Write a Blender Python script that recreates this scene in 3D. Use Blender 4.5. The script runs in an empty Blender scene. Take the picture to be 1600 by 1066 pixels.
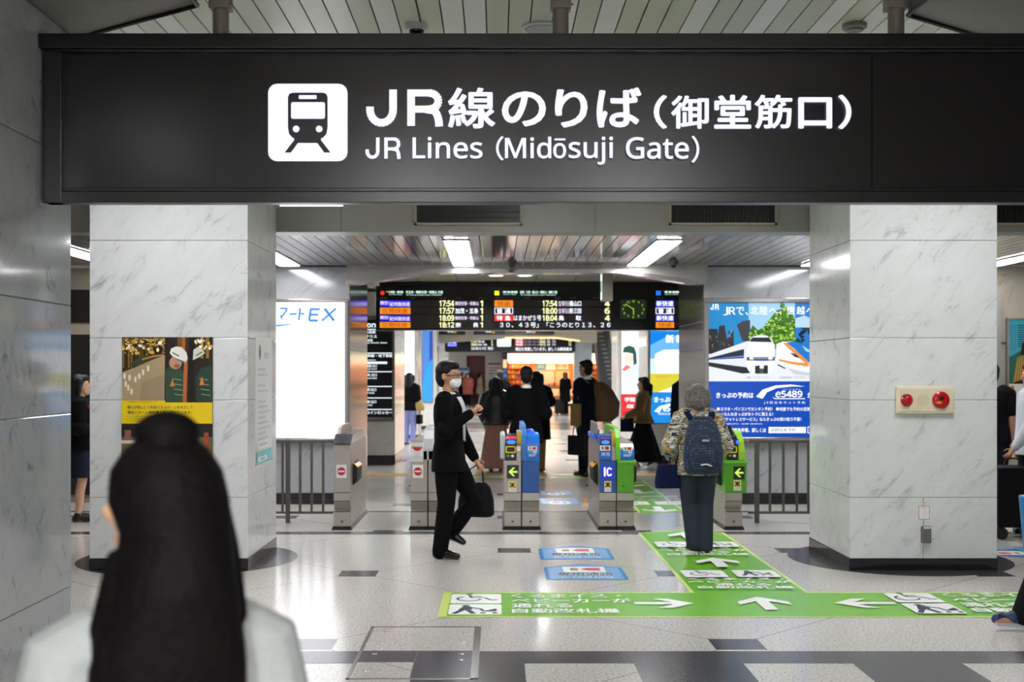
import bpy, bmesh, math, random
from mathutils import Vector, Matrix, noise
random.seed(7)
SC = bpy.context.scene
COL = SC.collection
F, CX, CY, EYE = 1900.0, 776.0, 583.0, 1.62

# ---------------------------------------------------------------- camera, world, exposure
cam = bpy.data.cameras.new('camera')
cam.sensor_width = 36.0
cam.lens = F * 36.0 / 1600.0
cam.shift_x = (800 - CX) / 1600.0
cam.shift_y = (CY - 533) / 1600.0
cam.clip_end = 300
cam.dof.use_dof = True
cam.dof.focus_distance = 8.2
cam.dof.aperture_fstop = 3.2
cam_ob = bpy.data.objects.new('camera', cam)
COL.objects.link(cam_ob)
cam_ob.location = (0, 0, EYE)
cam_ob.rotation_euler = (math.pi / 2, 0, 0)
SC.camera = cam_ob
W = bpy.data.worlds.new('world'); SC.world = W; W.use_nodes = True
W.node_tree.nodes['Background'].inputs[0].default_value = (0.75, 0.85, 1.0, 1)
W.node_tree.nodes['Background'].inputs[1].default_value = 0.18
vs = SC.view_settings
vs.view_transform = 'Standard'; vs.look = 'None'; vs.exposure = 0.12; vs.gamma = 1.0
vs.use_curve_mapping = False
try:
    SC.cycles.use_denoising = True
    SC.cycles.max_bounces = 8
    SC.cycles.sample_clamp_indirect = 6.0
except Exception:
    pass
LAMP = 24.0       # radiance of the ceiling light diffusers
HALL = 135.0       # radiance of the hall lights, the added unseen ones included

# ---------------------------------------------------------------- measuring helpers
def X(px, d): return (px - CX) * d / F
def Z(py, d): return EYE + (CY - py) * d / F
def D(py): return F * EYE / (py - CY)

# ---------------------------------------------------------------- materials
def lin(c):
    c = c / 255.0
    return c / 12.92 if c <= 0.04045 else ((c + 0.055) / 1.055) ** 2.4
def hexc(h):
    h = h.lstrip('#')
    return tuple(lin(int(h[i:i + 2], 16)) for i in (0, 2, 4)) + (1.0,)
_M = {}
def mat(h, rough=0.5, metal=0.0, emit=0.0, coat=0.0, bump=0.0, bscale=200.0, vary=0.0):
    key = (h, rough, metal, emit, coat, bump, bscale, vary)
    if key in _M: return _M[key]
    m = bpy.data.materials.new('surface_' + h.strip('#')); m.use_nodes = True
    nt = m.node_tree; b = nt.nodes['Principled BSDF']
    c = hexc(h)
    b.inputs['Base Color'].default_value = c if emit == 0 else tuple(x * 0.25 for x in c[:3]) + (1,)
    b.inputs['Roughness'].default_value = rough
    b.inputs['Metallic'].default_value = metal
    b.inputs['Coat Weight'].default_value = coat
    if emit:
        b.inputs['Emission Color'].default_value = c
        b.inputs['Emission Strength'].default_value = emit
    if bump or vary:
        tc = nt.nodes.new('ShaderNodeTexCoord'); n = nt.nodes.new('ShaderNodeTexNoise')
        n.inputs['Scale'].default_value = bscale; n.inputs['Detail'].default_value = 3
        nt.links.new(tc.outputs['Object'], n.inputs['Vector'])
        if bump:
            bp = nt.nodes.new('ShaderNodeBump'); bp.inputs['Strength'].default_value = bump
            bp.inputs['Distance'].default_value = 0.01
            nt.links.new(n.outputs['Fac'], bp.inputs['Height']); nt.links.new(bp.outputs['Normal'], b.inputs['Normal'])
        if vary:
            r = nt.nodes.new('ShaderNodeValToRGB')
            r.color_ramp.elements[0].position = .3; r.color_ramp.elements[1].position = .7
            r.color_ramp.elements[0].color = tuple(x * (1 - vary) for x in c[:3]) + (1,)
            r.color_ramp.elements[1].color = tuple(min(1, x * (1 + vary)) for x in c[:3]) + (1,)
            nt.links.new(n.outputs['Fac'], r.inputs['Fac']); nt.links.new(r.outputs['Color'], b.inputs['Base Color'])
    _M[key] = m
    return m
def ramp(nt, stops):
    r = nt.nodes.new('ShaderNodeValToRGB'); e = r.color_ramp.elements
    while len(e) < len(stops): e.new(0.5)
    for el, (p, c) in zip(e, stops):
        el.position = p; el.color = hexc(c) if isinstance(c, str) else (c, c, c, 1)
    return r
def marble(base='c6c8c8', vein='8e9297', rough=0.12, rot=(0.5, 0.75, 0.3), scale=1.0):
    m = bpy.data.materials.new('marble'); m.use_nodes = True; nt = m.node_tree; L = nt.links
    b = nt.nodes['Principled BSDF']; b.inputs['Roughness'].default_value = rough
    tc = nt.nodes.new('ShaderNodeTexCoord'); mp = nt.nodes.new('ShaderNodeMapping')
    m0 = nt.nodes.new('ShaderNodeMapping'); m0.inputs['Rotation'].default_value = rot
    mp.inputs['Scale'].default_value = (1.1 * scale, 2.4 * scale, 3.6 * scale)
    L.new(tc.outputs['Object'], m0.inputs['Vector']); L.new(m0.outputs['Vector'], mp.inputs['Vector'])
    n1 = nt.nodes.new('ShaderNodeTexNoise'); n1.inputs['Scale'].default_value = 1.6; n1.inputs['Detail'].default_value = 9
    n1.inputs['Roughness'].default_value = .68; n1.inputs['Distortion'].default_value = .6
    L.new(mp.outputs['Vector'], n1.inputs['Vector'])
    r1 = ramp(nt, [(.28, vein), (.42, base), (.72, base)])
    e = r1.color_ramp.elements; c = hexc(base); e[2].color = tuple(min(1, x * 1.09) for x in c[:3]) + (1,)
    L.new(n1.outputs['Fac'], r1.inputs['Fac'])
    # thin veins: where a second noise crosses its middle
    n2 = nt.nodes.new('ShaderNodeTexNoise'); n2.inputs['Scale'].default_value = 1.1; n2.inputs['Detail'].default_value = 7
    n2.inputs['Distortion'].default_value = 1.2
    L.new(mp.outputs['Vector'], n2.inputs['Vector'])
    r2 = ramp(nt, [(.0, 0.0), (.488, 0.0), (.5, .6), (.512, 0.0)])
    L.new(n2.outputs['Fac'], r2.inputs['Fac'])
    n3 = nt.nodes.new('ShaderNodeTexNoise'); n3.inputs['Scale'].default_value = 3.0
    L.new(tc.outputs['Object'], n3.inputs['Vector'])
    r3 = ramp(nt, [(.5, 0.0), (.66, 1.0)]); L.new(n3.outputs['Fac'], r3.inputs['Fac'])
    mu = nt.nodes.new('ShaderNodeMath'); mu.operation = 'MULTIPLY'
    L.new(r2.outputs['Color'], mu.inputs[0]); L.new(r3.outputs['Color'], mu.inputs[1])
    mx = nt.nodes.new('ShaderNodeMix'); mx.data_type = 'RGBA'
    L.new(mu.outputs[0], mx.inputs[0]); L.new(r1.outputs['Color'], mx.inputs[6])
    mx.inputs[7].default_value = hexc(vein)
    L.new(mx.outputs[2], b.inputs['Base Color'])
    return m
def brushed(h='8f8b85', rough=0.28):
    m = bpy.data.materials.new('brushed_steel'); m.use_nodes = True; nt = m.node_tree; L = nt.links
    b = nt.nodes['Principled BSDF']; b.inputs['Metallic'].default_value = 0.65
    b.inputs['Base Color'].default_value = hexc(h)
    tc = nt.nodes.new('ShaderNodeTexCoord'); mp = nt.nodes.new('ShaderNodeMapping')
    mp.inputs['Scale'].default_value = (3, 3, 160)
    n = nt.nodes.new('ShaderNodeTexNoise'); n.inputs['Scale'].default_value = 3; n.inputs['Detail'].default_value = 2
    L.new(tc.outputs['Object'], mp.inputs['Vector']); L.new(mp.outputs['Vector'], n.inputs['Vector'])
    r = ramp(nt, [(.3, rough * .92), (.7, rough * 1.1)]); L.new(n.outputs['Fac'], r.inputs['Fac'])
    L.new(r.outputs['Color'], b.inputs['Roughness'])
    return m
def terrazzo():
    """light terrazzo floor with a lattice of small dark squares joined by thin diagonal joints"""
    m = bpy.data.materials.new('terrazzo'); m.use_nodes = True; nt = m.node_tree; L = nt.links
    b = nt.nodes['Principled BSDF']
    tc = nt.nodes.new('ShaderNodeTexCoord')
    n = nt.nodes.new('ShaderNodeTexNoise'); n.inputs['Scale'].default_value = 60; n.inputs['Detail'].default_value = 4
    n.inputs['Roughness'].default_value = .75
    L.new(tc.outputs['Object'], n.inputs['Vector'])
    r = ramp(nt, [(.34, '858079'), (.46, 'c4c0ba'), (.60, 'd2cfc9'), (.7, 'e4e2dd')])
    L.new(n.outputs['Fac'], r.inputs['Fac'])
    n4 = nt.nodes.new('ShaderNodeTexNoise'); n4.inputs['Scale'].default_value = .7
    L.new(tc.outputs['Object'], n4.inputs['Vector'])
    r4 = ramp(nt, [(.3, .12), (.7, .2)]); L.new(n4.outputs['Fac'], r4.inputs['Fac'])
    L.new(r4.outputs['Color'], b.inputs['Roughness'])
    sx = nt.nodes.new('ShaderNodeSeparateXYZ'); L.new(tc.outputs['Object'], sx.inputs[0])
    def M(op, a, bb=None, cc=None):
        q = nt.nodes.new('ShaderNodeMath'); q.operation = op
        for i, v in enumerate((a, bb, cc)):
            if v is None: continue
            if isinstance(v, (int, float)): q.inputs[i].default_value = v
            else: L.new(v, q.inputs[i])
        return q.outputs[0]
    A, Bq = 2.55, 1.28
    x = M('SUBTRACT', sx.outputs[0], 0.16); y = M('SUBTRACT', sx.outputs[1], 11.10)
    u = M('ADD', M('DIVIDE', x, A), M('DIVIDE', y, 2 * Bq))      # lattice coordinates: both integer at a square
    v = M('SUBTRACT', M('DIVIDE', x, A), M('DIVIDE', y, 2 * Bq))
    def near(t, w): # distance to nearest integer < w
        fr = M('ABSOLUTE', M('SUBTRACT', t, M('ROUND', t)))
        return M('LESS_THAN', fr, w)
    lines = M('MAXIMUM', near(u, .0022), near(v, .0022))
    # squares: cartesian offset from the nearest lattice point
    iu = M('ROUND', u); iv = M('ROUND', v)
    dx = M('ABSOLUTE', M('SUBTRACT', x, M('MULTIPLY', M('ADD', iu, iv), A / 2)))
    dy = M('ABSOLUTE', M('SUBTRACT', y, M('MULTIPLY', M('SUBTRACT', iu, iv), Bq)))
    sq = M('MULTIPLY', M('LESS_THAN', dx, .15), M('LESS_THAN', dy, .145))
    mx = nt.nodes.new('ShaderNodeMix'); mx.data_type = 'RGBA'
    L.new(M('MULTIPLY', lines, .6), mx.inputs[0]); L.new(r.outputs['Color'], mx.inputs[6]); mx.inputs[7].default_value = hexc('55504c')
    mx2 = nt.nodes.new('ShaderNodeMix'); mx2.data_type = 'RGBA'
    L.new(sq, mx2.inputs[0]); L.new(mx.outputs[2], mx2.inputs[6]); mx2.inputs[7].default_value = hexc('43414a')
    L.new(mx2.outputs[2], b.inputs['Base Color'])
    b.inputs['IOR'].default_value = 1.5
    return m
def granite_dark(h='3c3b3f', rough=0.2):
    return mat(h, rough, vary=.1, bscale=40)

# ---------------------------------------------------------------- mesh building
class MB:
    def __init__(s): s.v, s.f, s.m, s.sm = [], [], [], []
    def add(s, vs, fs, mi=0, smooth=False):
        o = len(s.v); s.v += [Vector(v) for v in vs]
        for f in fs: s.f.append([i + o for i in f]); s.m.append(mi); s.sm.append(smooth)
    def box(s, x0, x1, y0, y1, z0, z1, mi=0):
        s.add([(x0, y0, z0), (x1, y0, z0), (x1, y1, z0), (x0, y1, z0), (x0, y0, z1), (x1, y0, z1), (x1, y1, z1), (x0, y1, z1)],
              [(0, 3, 2, 1), (4, 5, 6, 7), (0, 1, 5, 4), (1, 2, 6, 5), (2, 3, 7, 6), (3, 0, 4, 7)], mi)
    def prism(s, pts, vec, mi=0, smooth=False):
        """pts: closed outline (3-D, planar); extruded by vec"""
        n = len(pts); vec = Vector(vec); a = [Vector(p) for p in pts]
        s.add(a + [p + vec for p in a], [tuple(range(n))[::-1], tuple(range(n, 2 * n))], mi)
        o = len(s.v) - 2 * n
        for i in range(n):
            j = (i + 1) % n; s.f.append([o + i, o + j, o + n + j, o + n + i]); s.m.append(mi); s.sm.append(smooth)
    def rings(s, R, mi=0, smooth=True, cap=True, closed=True):
        """R: list of rings of the same number of points"""
        n = len(R[0]); o = len(s.v)
        for r in R: s.v += [Vector(p) for p in r]
        for k in range(len(R) - 1):
            for i in range(n if closed else n - 1):
                j = (i + 1) % n
                s.f.append([o + k * n + i, o + k * n + j, o + (k + 1) * n + j, o + (k + 1) * n + i]); s.m.append(mi); s.sm.append(smooth)
        if cap:
            s.f.append([o + i for i in range(n)][::-1]); s.m.append(mi); s.sm.append(smooth)
            e = o + (len(R) - 1) * n
            s.f.append([e + i for i in range(n)]); s.m.append(mi); s.sm.append(smooth)
    def cyl(s, a, b, r, r2=None, n=16, mi=0, smooth=True):
        a, b = Vector(a), Vector(b); r2 = r if r2 is None else r2
        w = (b - a).normalized(); u = w.orthogonal().normalized(); v = w.cross(u)
        s.rings([[c + (u * math.cos(t) + v * math.sin(t)) * q for t in [2 * math.pi * i / n for i in range(n)]] for c, q in ((a, r), (b, r2))], mi, smooth)
    def lathe(s, c, prof, axis=(0, 0, 1), n=24, mi=0):
        """prof: (r, h) pairs along the axis from c"""
        c = Vector(c); w = Vector(axis).normalized(); u = w.orthogonal().normalized(); v = w.cross(u)
        s.rings([[c + w * h + (u * math.cos(t) + v * math.sin(t)) * max(r, 1e-4) for t in [2 * math.pi * i / n for i in range(n)]] for r, h in prof], mi)
    def tube(s, pts, rad, n=12, mi=0, dome=True, ref=(0, 1, 0)):
        """rounded tapering limb along pts; rad: number or (ra, rb) per point"""
        P = [Vector(p) for p in pts]
        rad = [(q, q) if isinstance(q, (int, float)) else q for q in rad]
        R = []
        ref = Vector(ref)
        for i, p in enumerate(P):
            t = (P[min(i + 1, len(P) - 1)] - P[max(i - 1, 0)]).normalized()
            u = ref.cross(t)
            if u.length < .05: u = Vector((1, 0, 0)).cross(t)
            u.normalize(); v = t.cross(u)
            ra, rb = rad[i]
            def ring(c, k): return [c + (u * ra * math.cos(a) + v * rb * math.sin(a)) * k for a in [2 * math.pi * j / n for j in range(n)]]
            q = min(ra, rb)
            if i == 0 and dome: R += [ring(p - t * q * .97, .2), ring(p - t * q * .75, .65), ring(p - t * q * .4, .92)]
            R.append(ring(p, 1))
            if i == len(P) - 1 and dome: R += [ring(p + t * q * .4, .92), ring(p + t * q * .75, .65), ring(p + t * q * .97, .2)]
        s.rings(R, mi)
    def ball(s, c, r, n=14, mi=0, rot=None):
        r = (r, r, r) if isinstance(r, (int, float)) else r; c = Vector(c); m = n // 2 + 1; R = []
        for k in range(m + 1):
            ph = math.pi * (k + .12) / (m + .24) - math.pi / 2
            ring = []
            for i in range(n):
                t = 2 * math.pi * i / n
                p = Vector((r[0] * math.cos(ph) * math.cos(t), r[1] * math.cos(ph) * math.sin(t), r[2] * math.sin(ph)))
                ring.append(c + (rot @ p if rot else p))
            R.append(ring)
        s.rings(R, mi)
    def loft(s, rows, n=20, mi=0, sq=2.0):
        """rows: (cx, cy, z, rx, ry) horizontal superellipse rings from bottom to top"""
        R = []
        for (cx, cy, z, rx, ry) in rows:
            ring = []
            for i in range(n):
                t = 2 * math.pi * i / n; c, q = math.cos(t), math.sin(t)
                ring.append(Vector((cx + rx * math.copysign(abs(c) ** (2 / sq), c), cy + ry * math.copysign(abs(q) ** (2 / sq), q), z)))
            R.append(ring)
        s.rings(R, mi)
    def xf(s, M):
        s.v = [M @ v for v in s.v]; return s
    def mesh(s, name, mats):
        me = bpy.data.meshes.new(name)
        me.from_pydata([tuple(v) for v in s.v], [], s.f)
        for m in (mats if isinstance(mats, (list, tuple)) else [mats]): me.materials.append(m)
        me.polygons.foreach_set('material_index', s.m); me.polygons.foreach_set('use_smooth', s.sm)
        me.update()
        return me
    def build(s, name, mats, parent=None, bevel=0.0, seg=2):
        me = s.mesh(name, mats)
        bm = bmesh.new(); bm.from_mesh(me)
        bmesh.ops.recalc_face_normals(bm, faces=bm.faces)
        if bevel:
            es = [e for e in bm.edges if len(e.link_faces) == 2 and e.calc_face_angle(0) > .6]
            bmesh.ops.bevel(bm, geom=es, offset=bevel, segments=seg, profile=.5, affect='EDGES', clamp_overlap=True)
        bm.to_mesh(me); bm.free()
        if any(s.sm): me.set_sharp_from_angle(angle=.75)
        return link(name, me, parent)
def link(name, me, parent=None):
    o = bpy.data.objects.new(name, me); COL.objects.link(o)
    if parent is not None:
        o.parent = parent
        o.matrix_parent_inverse = root_matrix(parent).inverted()
    return o
def root_matrix(o):
    M = Matrix.LocRotScale(o.location, o.rotation_euler, o.scale)
    if o.parent is not None: M = root_matrix(o.parent) @ o.matrix_parent_inverse @ M
    return M
def empty(name, loc=(0, 0, 0)):
    o = bpy.data.objects.new(name, None); o.empty_display_size = .1; o.location = loc; COL.objects.link(o); return o
def tag(o, label=None, cat=None, group=None, kind=None):
    if label: o['label'] = label
    if cat: o['category'] = cat
    if group: o['group'] = group
    if kind: o['kind'] = kind
    return o
def thing(name, loc, label, cat, group=None): return tag(empty(name, loc), label, cat, group)
def struct(name, mb, mats, label=None, bevel=0.0):
    o = mb.build(name, mats, None, bevel); tag(o, label, None, None, 'structure'); return o
def fuse(mb, name, mats, voxel=.01, smooth=4, parent=None):
    """one continuous surface from overlapping closed pieces"""
    me = mb.mesh('raw', mats); o = bpy.data.objects.new('raw', me); COL.objects.link(o)
    r = o.modifiers.new('r', 'REMESH'); r.mode = 'VOXEL'; r.voxel_size = voxel; r.use_smooth_shade = True
    if smooth:
        q = o.modifiers.new('s', 'SMOOTH'); q.iterations = smooth; q.factor = .5
    dg = bpy.context.evaluated_depsgraph_get()
    me2 = bpy.data.meshes.new_from_object(o.evaluated_get(dg)); me2.name = name
    bpy.data.objects.remove(o); bpy.data.meshes.remove(me)
    me2.materials.clear()
    for m in (mats if isinstance(mats, (list, tuple)) else [mats]): me2.materials.append(m)
    me2.polygons.foreach_set('use_smooth', [True] * len(me2.polygons))
    return link(name, me2, parent)

# ---------------------------------------------------------------- flat printed artwork and lettering
_T = {}
def sans(t):
    """plain Latin letters and digits in their sans-serif forms"""
    o = ''
    for ch in t:
        if 'A' <= ch <= 'Z': o += chr(0x1D5A0 + ord(ch) - 65)
        elif 'a' <= ch <= 'z': o += chr(0x1D5BA + ord(ch) - 97)
        elif '0' <= ch <= '9': o += chr(0x1D7E2 + ord(ch) - 48)
        else: o += ch
    return o
def glyphs(body, bold, space):
    key = (body, bold, space)
    if key in _T: return _T[key]
    c = bpy.data.curves.new('t', 'FONT'); c.body = sans(body); c.resolution_u = 4; c.space_character = space
    o = bpy.data.objects.new('t', c); COL.objects.link(o)
    dg = bpy.context.evaluated_depsgraph_get()
    me = bpy.data.meshes.new_from_object(o.evaluated_get(dg))
    v0 = [(v.co.x, v.co.y) for v in me.vertices]; f0 = [tuple(p.vertices) for p in me.polygons]
    bpy.data.objects.remove(o); bpy.data.curves.remove(c); bpy.data.meshes.remove(me)
    vs, fs = [], []
    for k in range(8 if bold else 1):       # heavier strokes: the same outline set again a little to each side
        a = k * math.pi / 4; dx, dy = (bold * math.cos(a), bold * math.sin(a)) if bold else (0, 0)
        n = len(vs); vs += [(x + dx, y + dy) for x, y in v0]; fs += [tuple(i + n for i in f) for f in f0]
    x0 = min(v[0] for v in vs); x1 = max(v[0] for v in vs); y0 = min(v[1] for v in vs); y1 = max(v[1] for v in vs)
    _T[key] = ([((x - x0) / (x1 - x0 + 1e-9), (y - y0) / (y1 - y0 + 1e-9)) for x, y in vs], fs)
    return _T[key]
class Art:
    """printed layers: conv turns the given 2-D coordinates into plane coordinates, place lifts them into the place"""
    def __init__(s, conv, place, eps=.0012):
        s.conv, s.place, s.eps, s.k = conv, place, eps, 1
        s.mb = MB(); s.mats = []
    def mi(s, m):
        if m not in s.mats: s.mats.append(m)
        return s.mats.index(m)
    def up(s): s.k += 1; return s
    def raw(s, pts, fs, m): s.mb.add([s.place(u, v, s.k * s.eps) for u, v in pts], fs, s.mi(m))
    def poly(s, pts, m, layer=True):
        s.raw([s.conv(*p) for p in pts], [tuple(range(len(pts)))], m)
        s.k += 1 if layer else .02
        return s
    def rect(s, x0, y0, x1, y1, m, layer=True): return s.poly([(x0, y0), (x1, y0), (x1, y1), (x0, y1)], m, layer)
    def rrect(s, x0, y0, x1, y1, r, m, layer=True):
        p = []
        sx, sy = (1 if x1 > x0 else -1), (1 if y1 > y0 else -1)
        for cx, cy, a0 in ((x1 - r * sx, y1 - r * sy, 0), (x0 + r * sx, y1 - r * sy, 90), (x0 + r * sx, y0 + r * sy, 180), (x1 - r * sx, y0 + r * sy, 270)):
            for k in range(5):
                a = math.radians(a0 + k * 22.5); p.append((cx + r * math.cos(a) * sx, cy + r * math.sin(a) * sy))
        return s.poly(p, m, layer)
    def oval(s, cx, cy, rx, ry, m, layer=True, n=20):
        return s.poly([(cx + rx * math.cos(2 * math.pi * i / n), cy + ry * math.sin(2 * math.pi * i / n)) for i in range(n)], m, layer)
    def line(s, pts, w, m, layer=True):
        for (a, b) in zip(pts[:-1], pts[1:]):
            dx, dy = b[0] - a[0], b[1] - a[1]; l = math.hypot(dx, dy) or 1; nx, ny = -dy / l * w / 2, dx / l * w / 2
            s.poly([(a[0] + nx, a[1] + ny), (b[0] + nx, b[1] + ny), (b[0] - nx, b[1] - ny), (a[0] - nx, a[1] - ny)], m, False)
        if layer: s.k += 1
        return s
    def text(s, body, x0, y0, x1, y1, m, bold=0.0, space=1.0, layer=True, skew=0.0):
        """lettering filling the box: (x0, y0) its top left, (x1, y1) its bottom right"""
        vs, fs = glyphs(body, bold, space); c = 8 if bold else 1; nv, nf = len(vs) // c, len(fs) // c
        for j in range(c):
            s.raw([s.conv(x0 + (x1 - x0) * (a + skew * b), y1 + (y0 - y1) * b) for a, b in vs[j * nv:(j + 1) * nv]], [tuple(i - j * nv for i in f) for f in fs[j * nf:(j + 1) * nf]], m); s.k += .03
        s.k += 1 if layer else .02
        return s
    def build(s, name, parent=None):
        me = s.mb.mesh(name, s.mats); return link(name, me, parent)
def wall_art(d, eps=.0012):      # on an upright surface facing the camera at distance d, given in photograph pixels
    return Art(lambda px, py: (X(px, d), Z(py, d)), lambda u, v, h: (u, d - h, v), eps)
def side_art(x, sgn, eps=.0012): # on an upright surface at x whose face looks along sgn*x, given as (y, z)
    return Art(lambda a, b: (a, b), lambda u, v, h: (x + sgn * h, u, v), eps)
def floor_art(z=0.0, eps=.0005):  # on the floor, given in world metres
    return Art(lambda a, b: (a, b), lambda u, v, h: (u, v, z + h), eps)
def fpt(px, py): d = D(py); return (X(px, d), d)

# ---------------------------------------------------------------- shared materials
STEEL = brushed('aaa299', .33); STEEL_DK = brushed('5f5b57', .3); CHROME = mat('c8c6c2', .12, 1.0)
BLACK = mat('0d0d0f', .35); BLACK_GLOSS = mat('08080a', .12); RUBBER = mat('161616', .7)
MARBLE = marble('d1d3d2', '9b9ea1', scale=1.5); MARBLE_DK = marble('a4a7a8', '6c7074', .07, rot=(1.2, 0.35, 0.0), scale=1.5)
TERR = terrazzo(); GRAN = granite_dark(); GRAN_BLK = mat('17171b', .1)
SLAT = mat('f0f0ec', .3, .0); SLAT_G = mat('c6c9b2', .3, .0)
WHITE_LIT = mat('f4f7ff', .4, 0, 1.0)
PAPER = mat('e8e8e6', .6)
# ================================================================ THE SETTING
b = MB(); b.box(-9, 9, -7, 62.5, -.2, 0); struct('floor', b, TERR, 'polished terrazzo floor with dark square inlays')
b = MB(); b.box(-9, 9, 6.78, 7.075, 0, .0012); b.box(-9, 9, 12.2, 12.4, 0, .0012); b.box(-9, 9, 14.16, 14.26, 0, .0012)
b.box(-9, 9, 5.9, 6.17, 0, .0012)
for ya, yb in ((35.6, 35.9), (38.5, 38.8), (42, 42.4), (46.5, 47)): b.box(-9, 9, ya, yb, 0, .0012)
for k in range(-6, 7):
    x = -.455 + 1.22 * k; b.box(x, x + .61, 6.17, 6.78, 0, .0012)
struct('floor_inlay', b, GRAN, 'dark granite bands and checks let into the floor')
b = MB()
for cx, cy in ((-2.69, 10.62), (3.505, 10.62), (-2.6, 22.4), (3.5, 22.1)):
    b.lathe((cx, cy, 0), [(.94, 0), (.94, .0016)], n=64)
for x in (2.72,): b.box(x - .16, x + .3, 10.95, 11.24, 0, .0014)
struct('floor_inlay', b, GRAN, 'dark granite discs around the pillars')
b = MB()
for x0, x1 in ((-2.3, 6.0),): b.box(x0, x1, 19.15, 19.55, 0, .004)
struct('floor_strip', b, mat('c79a1e', .5, vary=.2, bscale=60), 'yellow tactile strip beyond the gates')

def slat_ceiling(name, x0, x1, y0, y1, z, pitch, mats, label):
    b = MB(); n = int((x1 - x0) / pitch)
    rnd = random.Random(3)
    for i in range(n):
        a = x0 + i * pitch; b.box(a + .004, a + pitch - .004, y0, y1, z, z + .015, rnd.choice((0, 0, 1)) if i % 2 else rnd.choice((0, 1, 1)))
    b.box(x0, x1, y0, y1, z + .05, z + .12, 2)
    return struct(name, b, mats + [BLACK], label)
slat_ceiling('ceiling', -9, 9, -7, 11.3, 3.5, .1177, [SLAT, SLAT_G], 'slatted metal hall ceiling')
SL1 = mat('b4b1af', .07, .85); SL2 = mat('8b8784', .12, .85)
slat_ceiling('ceiling', -9, 9, 11.6, 14.8, 2.93, .121, [SL1, SL2], 'polished slatted ceiling over the gates')
b = MB(); b.box(-9, 9, 15.0, 19.6, 3.05, 3.2)
for k in range(-14, 15): b.box(k * .6 - .006, k * .6 + .006, 15.0, 19.6, 3.046, 3.06, 1)
struct('ceiling', b, [mat('b5b1a6', .5), BLACK], 'panelled ceiling behind the gates')
b = MB(); b.box(-9, 9, 19.6, 62.5, 3.1, 3.3); struct('ceiling', b, mat('b9b6ae', .6), 'plain concourse ceiling far inside')
# soffits with chamfered corners around the slatted coffer
SOFF = mat('77766f', .45)
b = MB()
b.prism([(-1.446, -7, 3.4), (-1.446, 5.87, 3.4), (-2.14, 6.38, 3.4), (-9, 11.3, 3.4), (-9, -7, 3.4)], (0, 0, .085))
struct('ceiling_soffit', b, SOFF, 'lowered grey soffit at left')
b = MB(); b.prism([(2.04, -7, 3.4), (2.04, 6.03, 3.4), (2.62, 6.47, 3.4), (9, 11.3, 3.4), (9, -7, 3.4)], (0, 0, .085))
struct('ceiling_soffit', b, SOFF, 'lowered grey soffit at right')
b = MB()
for p in ([(-1.446, 3), (-1.446, 5.87), (-2.14, 6.38), (-3.2, 7.15)], [(2.04, 3), (2.04, 6.03), (2.62, 6.47), (3.9, 7.44)]):
    for (a, c) in zip(p[:-1], p[1:]): b.tube([(a[0], a[1], 3.395), (c[0], c[1], 3.395)], [.012, .012], n=6)
struct('trim_1', b, BLACK, 'dark edge of the soffits')
# lintel in front of the gate ceiling
LINT = mat('8b8984', .4)
b = MB(); b.box(-9, 9, 11.3, 11.6, 2.93, 3.6)
for px in (533, 930): b.box(X(px, 11.3) - .003, X(px, 11.3) + .003, 11.297, 11.31, 2.935, 3.6, 1)
struct('lintel', b, [LINT, mat('5c5b58', .5)], 'grey metal lintel over the gate opening')

def pillar(x0, x1, y0, y1, top, joints, m, vj=None, base=.097, label=None):
    b = MB(); zs = [base] + joints + [top]
    for a, c in zip(zs[:-1], zs[1:]):
        if vj is not None and a == base:
            b.box(x0, vj - .0015, y0, y1, a, c - .003); b.box(vj + .0015, x1, y0, y1, a, c - .003)
        else: b.box(x0, x1, y0, y1, a, c - .003)
    o = struct('pillar', b, m, label, .004)
    b = MB(); b.box(x0 + .01, x1 - .01, y0 + .01, y1 - .01, base, top); b.build('pillar_core', mat('6f6d68', .6), o)
    b = MB(); b.box(x0 - .004, x1 + .004, y0 - .004, y1 + .004, .0015, base - .001); b.build('plinth', GRAN_BLK, o, .003)
    return o
pillar(X(140, 9.98), X(387, 9.98), 9.98, 11.27, 3.5, [.6, 1.4, 1.91, 2.71], MARBLE, label='white marble pillar with the yellow poster')
pillar(X(1328, 9.98), X(1558, 9.98), 9.98, 11.27, 3.5, [.6, 1.4, 1.91, 2.71], MARBLE, X(1443, 9.98), label='white marble pillar with the alarm panel')
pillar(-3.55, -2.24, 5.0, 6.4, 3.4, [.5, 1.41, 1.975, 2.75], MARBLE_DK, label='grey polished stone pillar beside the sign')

# inner walls with the light boxes
WALLG = marble('96989a', '767a80', .1, scale=1.4)
RET = mat('8d8a86', .14, .6, vary=.12, bscale=6)
for side, x0, x1, e in (('left', -4.55, -1.82, -1.82), ('right', 2.56, 6.05, 2.56)):
    b = MB(); b.box(x0, x1, 15.0, 17.0, .14, 2.0); b.box(x0, x1, 15.0, 17.0, 2.003, 2.93)
    struct('wall_' + side, b, WALLG, 'marble wall behind the railing on the ' + side)
    b = MB(); s = .012 if e < 0 else -.012
    xa, xb = sorted((e, e + s))
    for k, (za, zb) in enumerate(((.14, .8), (.81, 1.9), (1.91, 2.25), (2.27, 2.93))): b.box(xa, xb, 15.0, 17.0, za, zb)
    struct('wall_return_' + side, b, RET, 'polished metal reveal of the ' + side + ' wall')
    b = MB(); b.box(min(x0, x1), max(x0, x1), 14.985, 17.01, .002, .14); struct('baseboard_' + side, b, GRAN_BLK)
b = MB(); hp = [(-1.83, 2.93), (2.57, 2.93), (2.57, 2.75), (2.40, 2.75), (1.49, 2.885), (-.78, 2.885), (-1.70, 2.75), (-1.83, 2.75)]
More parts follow.
